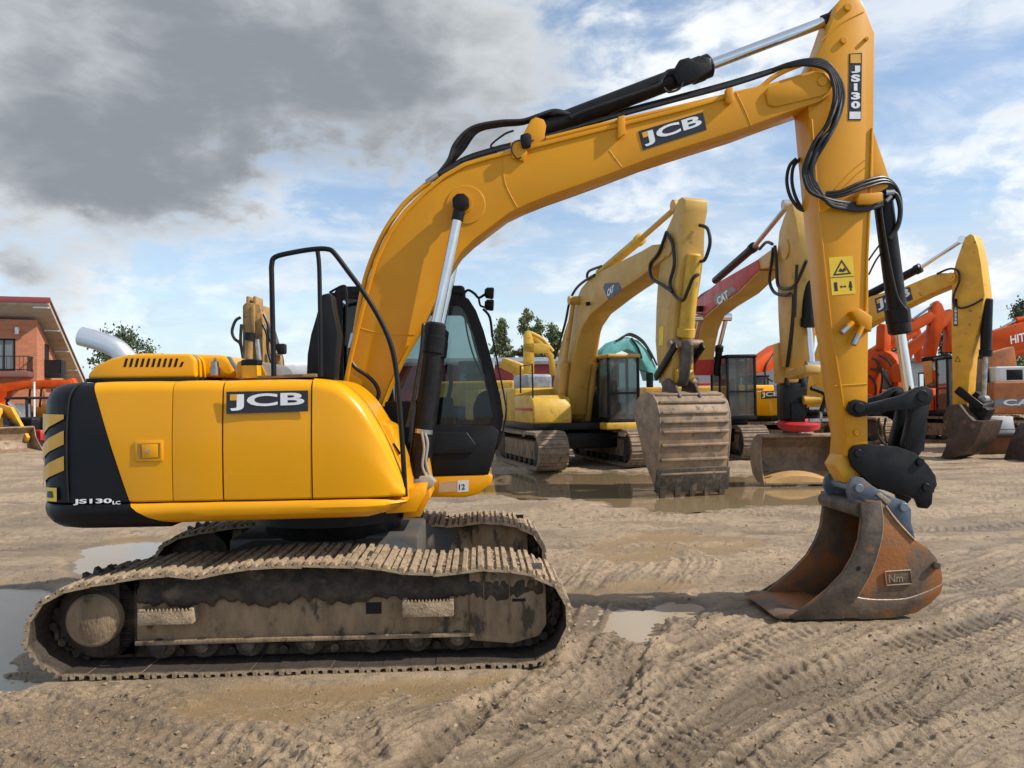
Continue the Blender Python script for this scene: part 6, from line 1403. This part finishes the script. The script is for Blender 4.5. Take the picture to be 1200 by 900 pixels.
obj('roof_sheet', MB().loft([[(-17.1, -1.5, za+.33), (ov+.1, -1.5, za+.33), (ov+.1, -1.5, za+.43), (-17.1, -1.5, za+.43)], [(-17.1, DEP+1.6, zb2+.33), (ov+.1, DEP+1.6, zb2+.33), (ov+.1, DEP+1.6, zb2+.43), (-17.1, DEP+1.6, zb2+.43)]]), M('dark red roof edge', (.16, .035, .03), .5), roof)
obj('roof_fascia', MB().box(-17.1, ov+.12, -1.56, -1.5, za+.12, za+.46, .01), M('red fascia board', (.20, .03, .026), .5), roof)
for k in range(5):
    t = .02+k*.24; y = -1.4+t*(DEP+2.9); zz = za+(zb2-za)*t; obj('rafter_end', MB().box(.02, ov-.02, y-.05, y+.05, zz-.10, zz+.0), WHT, roof)
def wq(px, py): return FH.P(px, py, 0)
PANE = bpy.data.materials.new('house window pane'); nt, N, L = nodes(PANE); p = N['Principled BSDF']; p.inputs['Base Color'].default_value = (.12, .14, .15, 1); p.inputs['Roughness'].default_value = .05
def hwindow(x0, x1, z0, z1, div=True):
    fr = MB()
    for a, b, c, d in ((x0, x1, z0, z0+.1), (x0, x1, z1-.1, z1), (x0, x0+.1, z0, z1), (x1-.1, x1, z0, z1))+((((x0+x1)/2-.04, (x0+x1)/2+.04, z0, z1),) if div else ()): fr.box(a, b, -.06, .02, c, d)
    w_ = obj('window', fr, DARK, hs); obj('pane', MB().box(x0+.08, x1-.08, -.02, .03, z0+.08, z1-.08), PANE, w_)
a, b = wq(-8,434), wq(18,397); hwindow(a.x, b.x, a.z, b.z)
a, b = wq(-60,434), wq(-35,397); hwindow(a.x, b.x, a.z, b.z)
zbal = wq(20,436).z
bal = MB().box(wq(-90,440).x, wq(40,440).x, -1.5, 0, zbal-.35, zbal, .02); bo_ = obj('balcony', bal, M('brown red balcony slab', (.15, .06, .05), .6), hs)
rl = MB(); x0_, x1_ = wq(-90,440).x+.05, wq(40,440).x-.05
for z_ in (.95, .1): rl.bar((x0_, -1.45, zbal+z_), (x1_, -1.45, zbal+z_), .05, .05); rl.bar((x1_, -1.45, zbal+z_), (x1_, -.02, zbal+z_), .05, .05)
n_ = int((x1_-x0_)/.22)
for k in range(n_+1): x = x0_+(x1_-x0_)*k/n_; rl.bar((x, -1.45, zbal), (x, -1.45, zbal+.95), .02, .02)
for k in range(7): rl.bar((x1_, -1.4+k*.2, zbal), (x1_, -1.4+k*.2, zbal+.95), .03, .03)
obj('balcony_rail', rl, BLKM, bo_)
obj('side_balcony', MB().box(.0, 1.0, 2.0, 3.6, zbal-.3, zbal, .02).box(.92, 1.0, 2.0, 3.6, zbal, zbal+.9).box(.0, 1.0, 2.0, 2.06, zbal, zbal+.9), DARK, hs)
obj('side_window', MB().box(-.01, .02, 2.1, 3.4, zbal, zbal+2.0), DARK, hs); obj('side_window', MB().box(-.01, .02, 5.2, 6.4, 1.2, 2.6), DARK, hs)
obj('wall_lamp', MB().cyl((wq(21,388).x, -.3, wq(21,388).z), (wq(21,388).x, 0, wq(21,388).z+.1), .1).box(wq(21,388).x-.1, wq(21,388).x+.1, -.35, -.2, wq(21,392).z, wq(21,384).z, .02), WHT, hs)
# red shed and grey shed
FS = Frame(-9.5, 62, 2); rs_ = thing('warehouse', 'long low red shed with grey roof behind the cab', 'shed', FS)
CORR = M('red corrugated sheet', (.27, .03, .035), .5, col2=(.22, .025, .03), scale=3)
cw_ = MB(); xs_l = [i*.25 for i in range(0, 74)]
ptsf = [(x, (0 if i % 2 else .06)) for i, x in enumerate(xs_l)]
cw_.prismz(ptsf+[(xs_l[-1], 10), (0, 10)], 0, 4.55); obj('shed_wall', cw_, CORR, rs_)
obj('shed_roof', MB().prismx([(-.5, 4.5), (-.5, 4.75), (5, 5.35), (10.5, 4.75), (10.5, 4.5), (5, 5.1)], -.4, xs_l[-1]+.4), GREY, rs_)
for k in range(4): obj('shed_door', MB().box(2+k*4.4, 4.6+k*4.4, -.04, .1, 0, 3.4, .01), M('dark shed door', (.12, .02, .025), .5), rs_)
FS2 = Frame(17, 72, 0); gs = thing('warehouse', 'grey flat roofed shed far behind the orange boom', 'shed', FS2)
obj('shed_wall', MB().box(0, 26, 0, 12, 0, 4.6, .02), M('pale shed wall', (.4, .39, .38), .7, scale=1), gs); obj('shed_roof', MB().box(-.5, 26.5, -.5, 12.5, 4.6, 5.0, .05), M('dark grey fascia', (.1, .1, .11), .6), gs)
for k in range(6): obj('shed_window', MB().box(1.5+k*4, 4+k*4, -.03, .05, 1.2, 2.6), PANE, gs)

# ================================================================== trees
BARK = M('tree bark', (.12, .095, .07), .9, col2=(.07, .055, .04), scale=10, bump=.5)
def leafmat(name, c, c2):
    m = M(name, c, .55, col2=c2, scale=1.1, contrast=(.4, .6)); return m
LF1, LF2, LF3 = leafmat('birch leaf', (.12, .16, .05), (.08, .115, .035)), leafmat('dark leaf', (.06, .09, .035), (.04, .062, .024)), leafmat('pale leaf', (.15, .17, .06), (.10, .125, .045))
def tree(name, label, px, d, ytop, wpx, mat, n=2600, slim=1.0, seed=1, lean=0, gap=.35, leaf=.22, low=.25, group=None):
    rs = random.Random(seed); base = WORLD.P(px, 460, d); fr_ = Frame(base.x, d, 0); H = WORLD.P(px, ytop, d).z; Rw = wpx/FPX*d/2
    t = thing(name, label, 'tree', fr_, group)
    tr = MB(); trunk = [Vector((lean*k/6+rs.uniform(-.05, .05)*H*.1, rs.uniform(-.05, .05)*H*.1, H*.95*k/6)) for k in range(7)]; trunk[0].z = -.1
    tr.tube(trunk, H*.022, 8, 3, r2=H*.004); cl = []
    nb = int(14+10*slim)
    for k in range(nb):
        f = low+(.97-low)*k/nb; p = trunk[0].lerp(trunk[-1], f); a = rs.uniform(0, 6.28); prof_ = math.sin(math.pi*min(1, (f-low+.10)/(1.08-low)))**.7
        L = Rw*prof_*rs.uniform(.55, 1.1); e = p+Vector((math.cos(a)*L, math.sin(a)*L, L*rs.uniform(.15, .6)*slim)); m_ = p.lerp(e, .5)+Vector((0, 0, .05*H*rs.random()))
        tr.tube([p, m_, e], H*.006, 5, 3, r2=H*.0015)
        for q in (.45, .7, .9, 1.05):
            if rs.random() > gap*.5: cl.append((p.lerp(e, q)+Vector((rs.gauss(0, .1*Rw), rs.gauss(0, .1*Rw), rs.gauss(0, .1*Rw))), Rw*rs.uniform(.16, .34)))
    cl.append((trunk[-1], Rw*.22))
    obj('trunk', tr, BARK, t); V, Fc = [], []; s0 = (leaf*(d/70)*.55+.05)*1.3
    for k in range(int(n*1.6)):
        c, r_ = cl[rs.randrange(len(cl))]; p = c+Vector((rs.gauss(0, 1), rs.gauss(0, 1), rs.gauss(0, .9)))*r_*.62; s = s0*rs.uniform(.6, 1.4)
        q = Euler((rs.uniform(0, 6.28), rs.uniform(0, 6.28), rs.uniform(0, 6.28))).to_matrix(); b = len(V)
        V += [tuple(p+q @ Vector(x)) for x in ((-s*.5, 0, 0), (0, -s*.3, s*.06), (s*.5, 0, 0), (0, s*.3, s*.06))]; Fc.append((b, b+1, b+2, b+3))
    me = bpy.data.meshes.new('crown'); me.from_pydata(V, [], Fc); me.materials.append(mat); o = bpy.data.objects.new('crown', me); COL.objects.link(o); o.parent = t
    return t
tree('broadleaf_tree', 'sparse leafy tree behind the exhaust pipe of the big excavator', 144, 52, 384, 62, LF2, 2200, 1, 3, gap=.8, leaf=.26, low=.45)
tree('birch_tree', 'slim pale birch just right of the cab lights', 589, 78, 370, 26, LF3, 5000, 1.6, 4, low=.12)
tree('birch_tree', 'tallest slim birch behind the folded yellow arm', 618, 78, 358, 28, LF3, 5200, 1.6, 5, low=.12)
tree('birch_tree', 'bushy birch right of the tallest slim birch', 632, 84, 372, 34, LF1, 4600, 1.2, 6, low=.1)
tree('birch_tree', 'dark bushy tree nearest the tan boom', 647, 80, 377, 32, LF1, 4200, 1.1, 7, low=.1)
tree('broadleaf_tree', 'tall dark tree cut off by the right edge', 1204, 60, 346, 46, LF2, 4200, 1.0, 8, low=.1)
tree('broadleaf_tree', 'low green tree beneath the lettered orange boom', 1190, 46, 411, 56, LF1, 3000, .8, 9, low=.05)
tree('broadleaf_tree', 'dark tree between orange arm and yellow arm on the right', 1108, 62, 374, 34, LF2, 3200, 1.0, 10, low=.05)
tree('broadleaf_tree', 'small far tree top right of the yellow arm', 1164, 85, 398, 26, LF2, 2200, 1.0, 12, low=.05)
tree('broadleaf_tree', 'far green tree behind the folded orange boom', 1060, 80, 396, 40, LF1, 2600, 1.0, 13, low=.05)
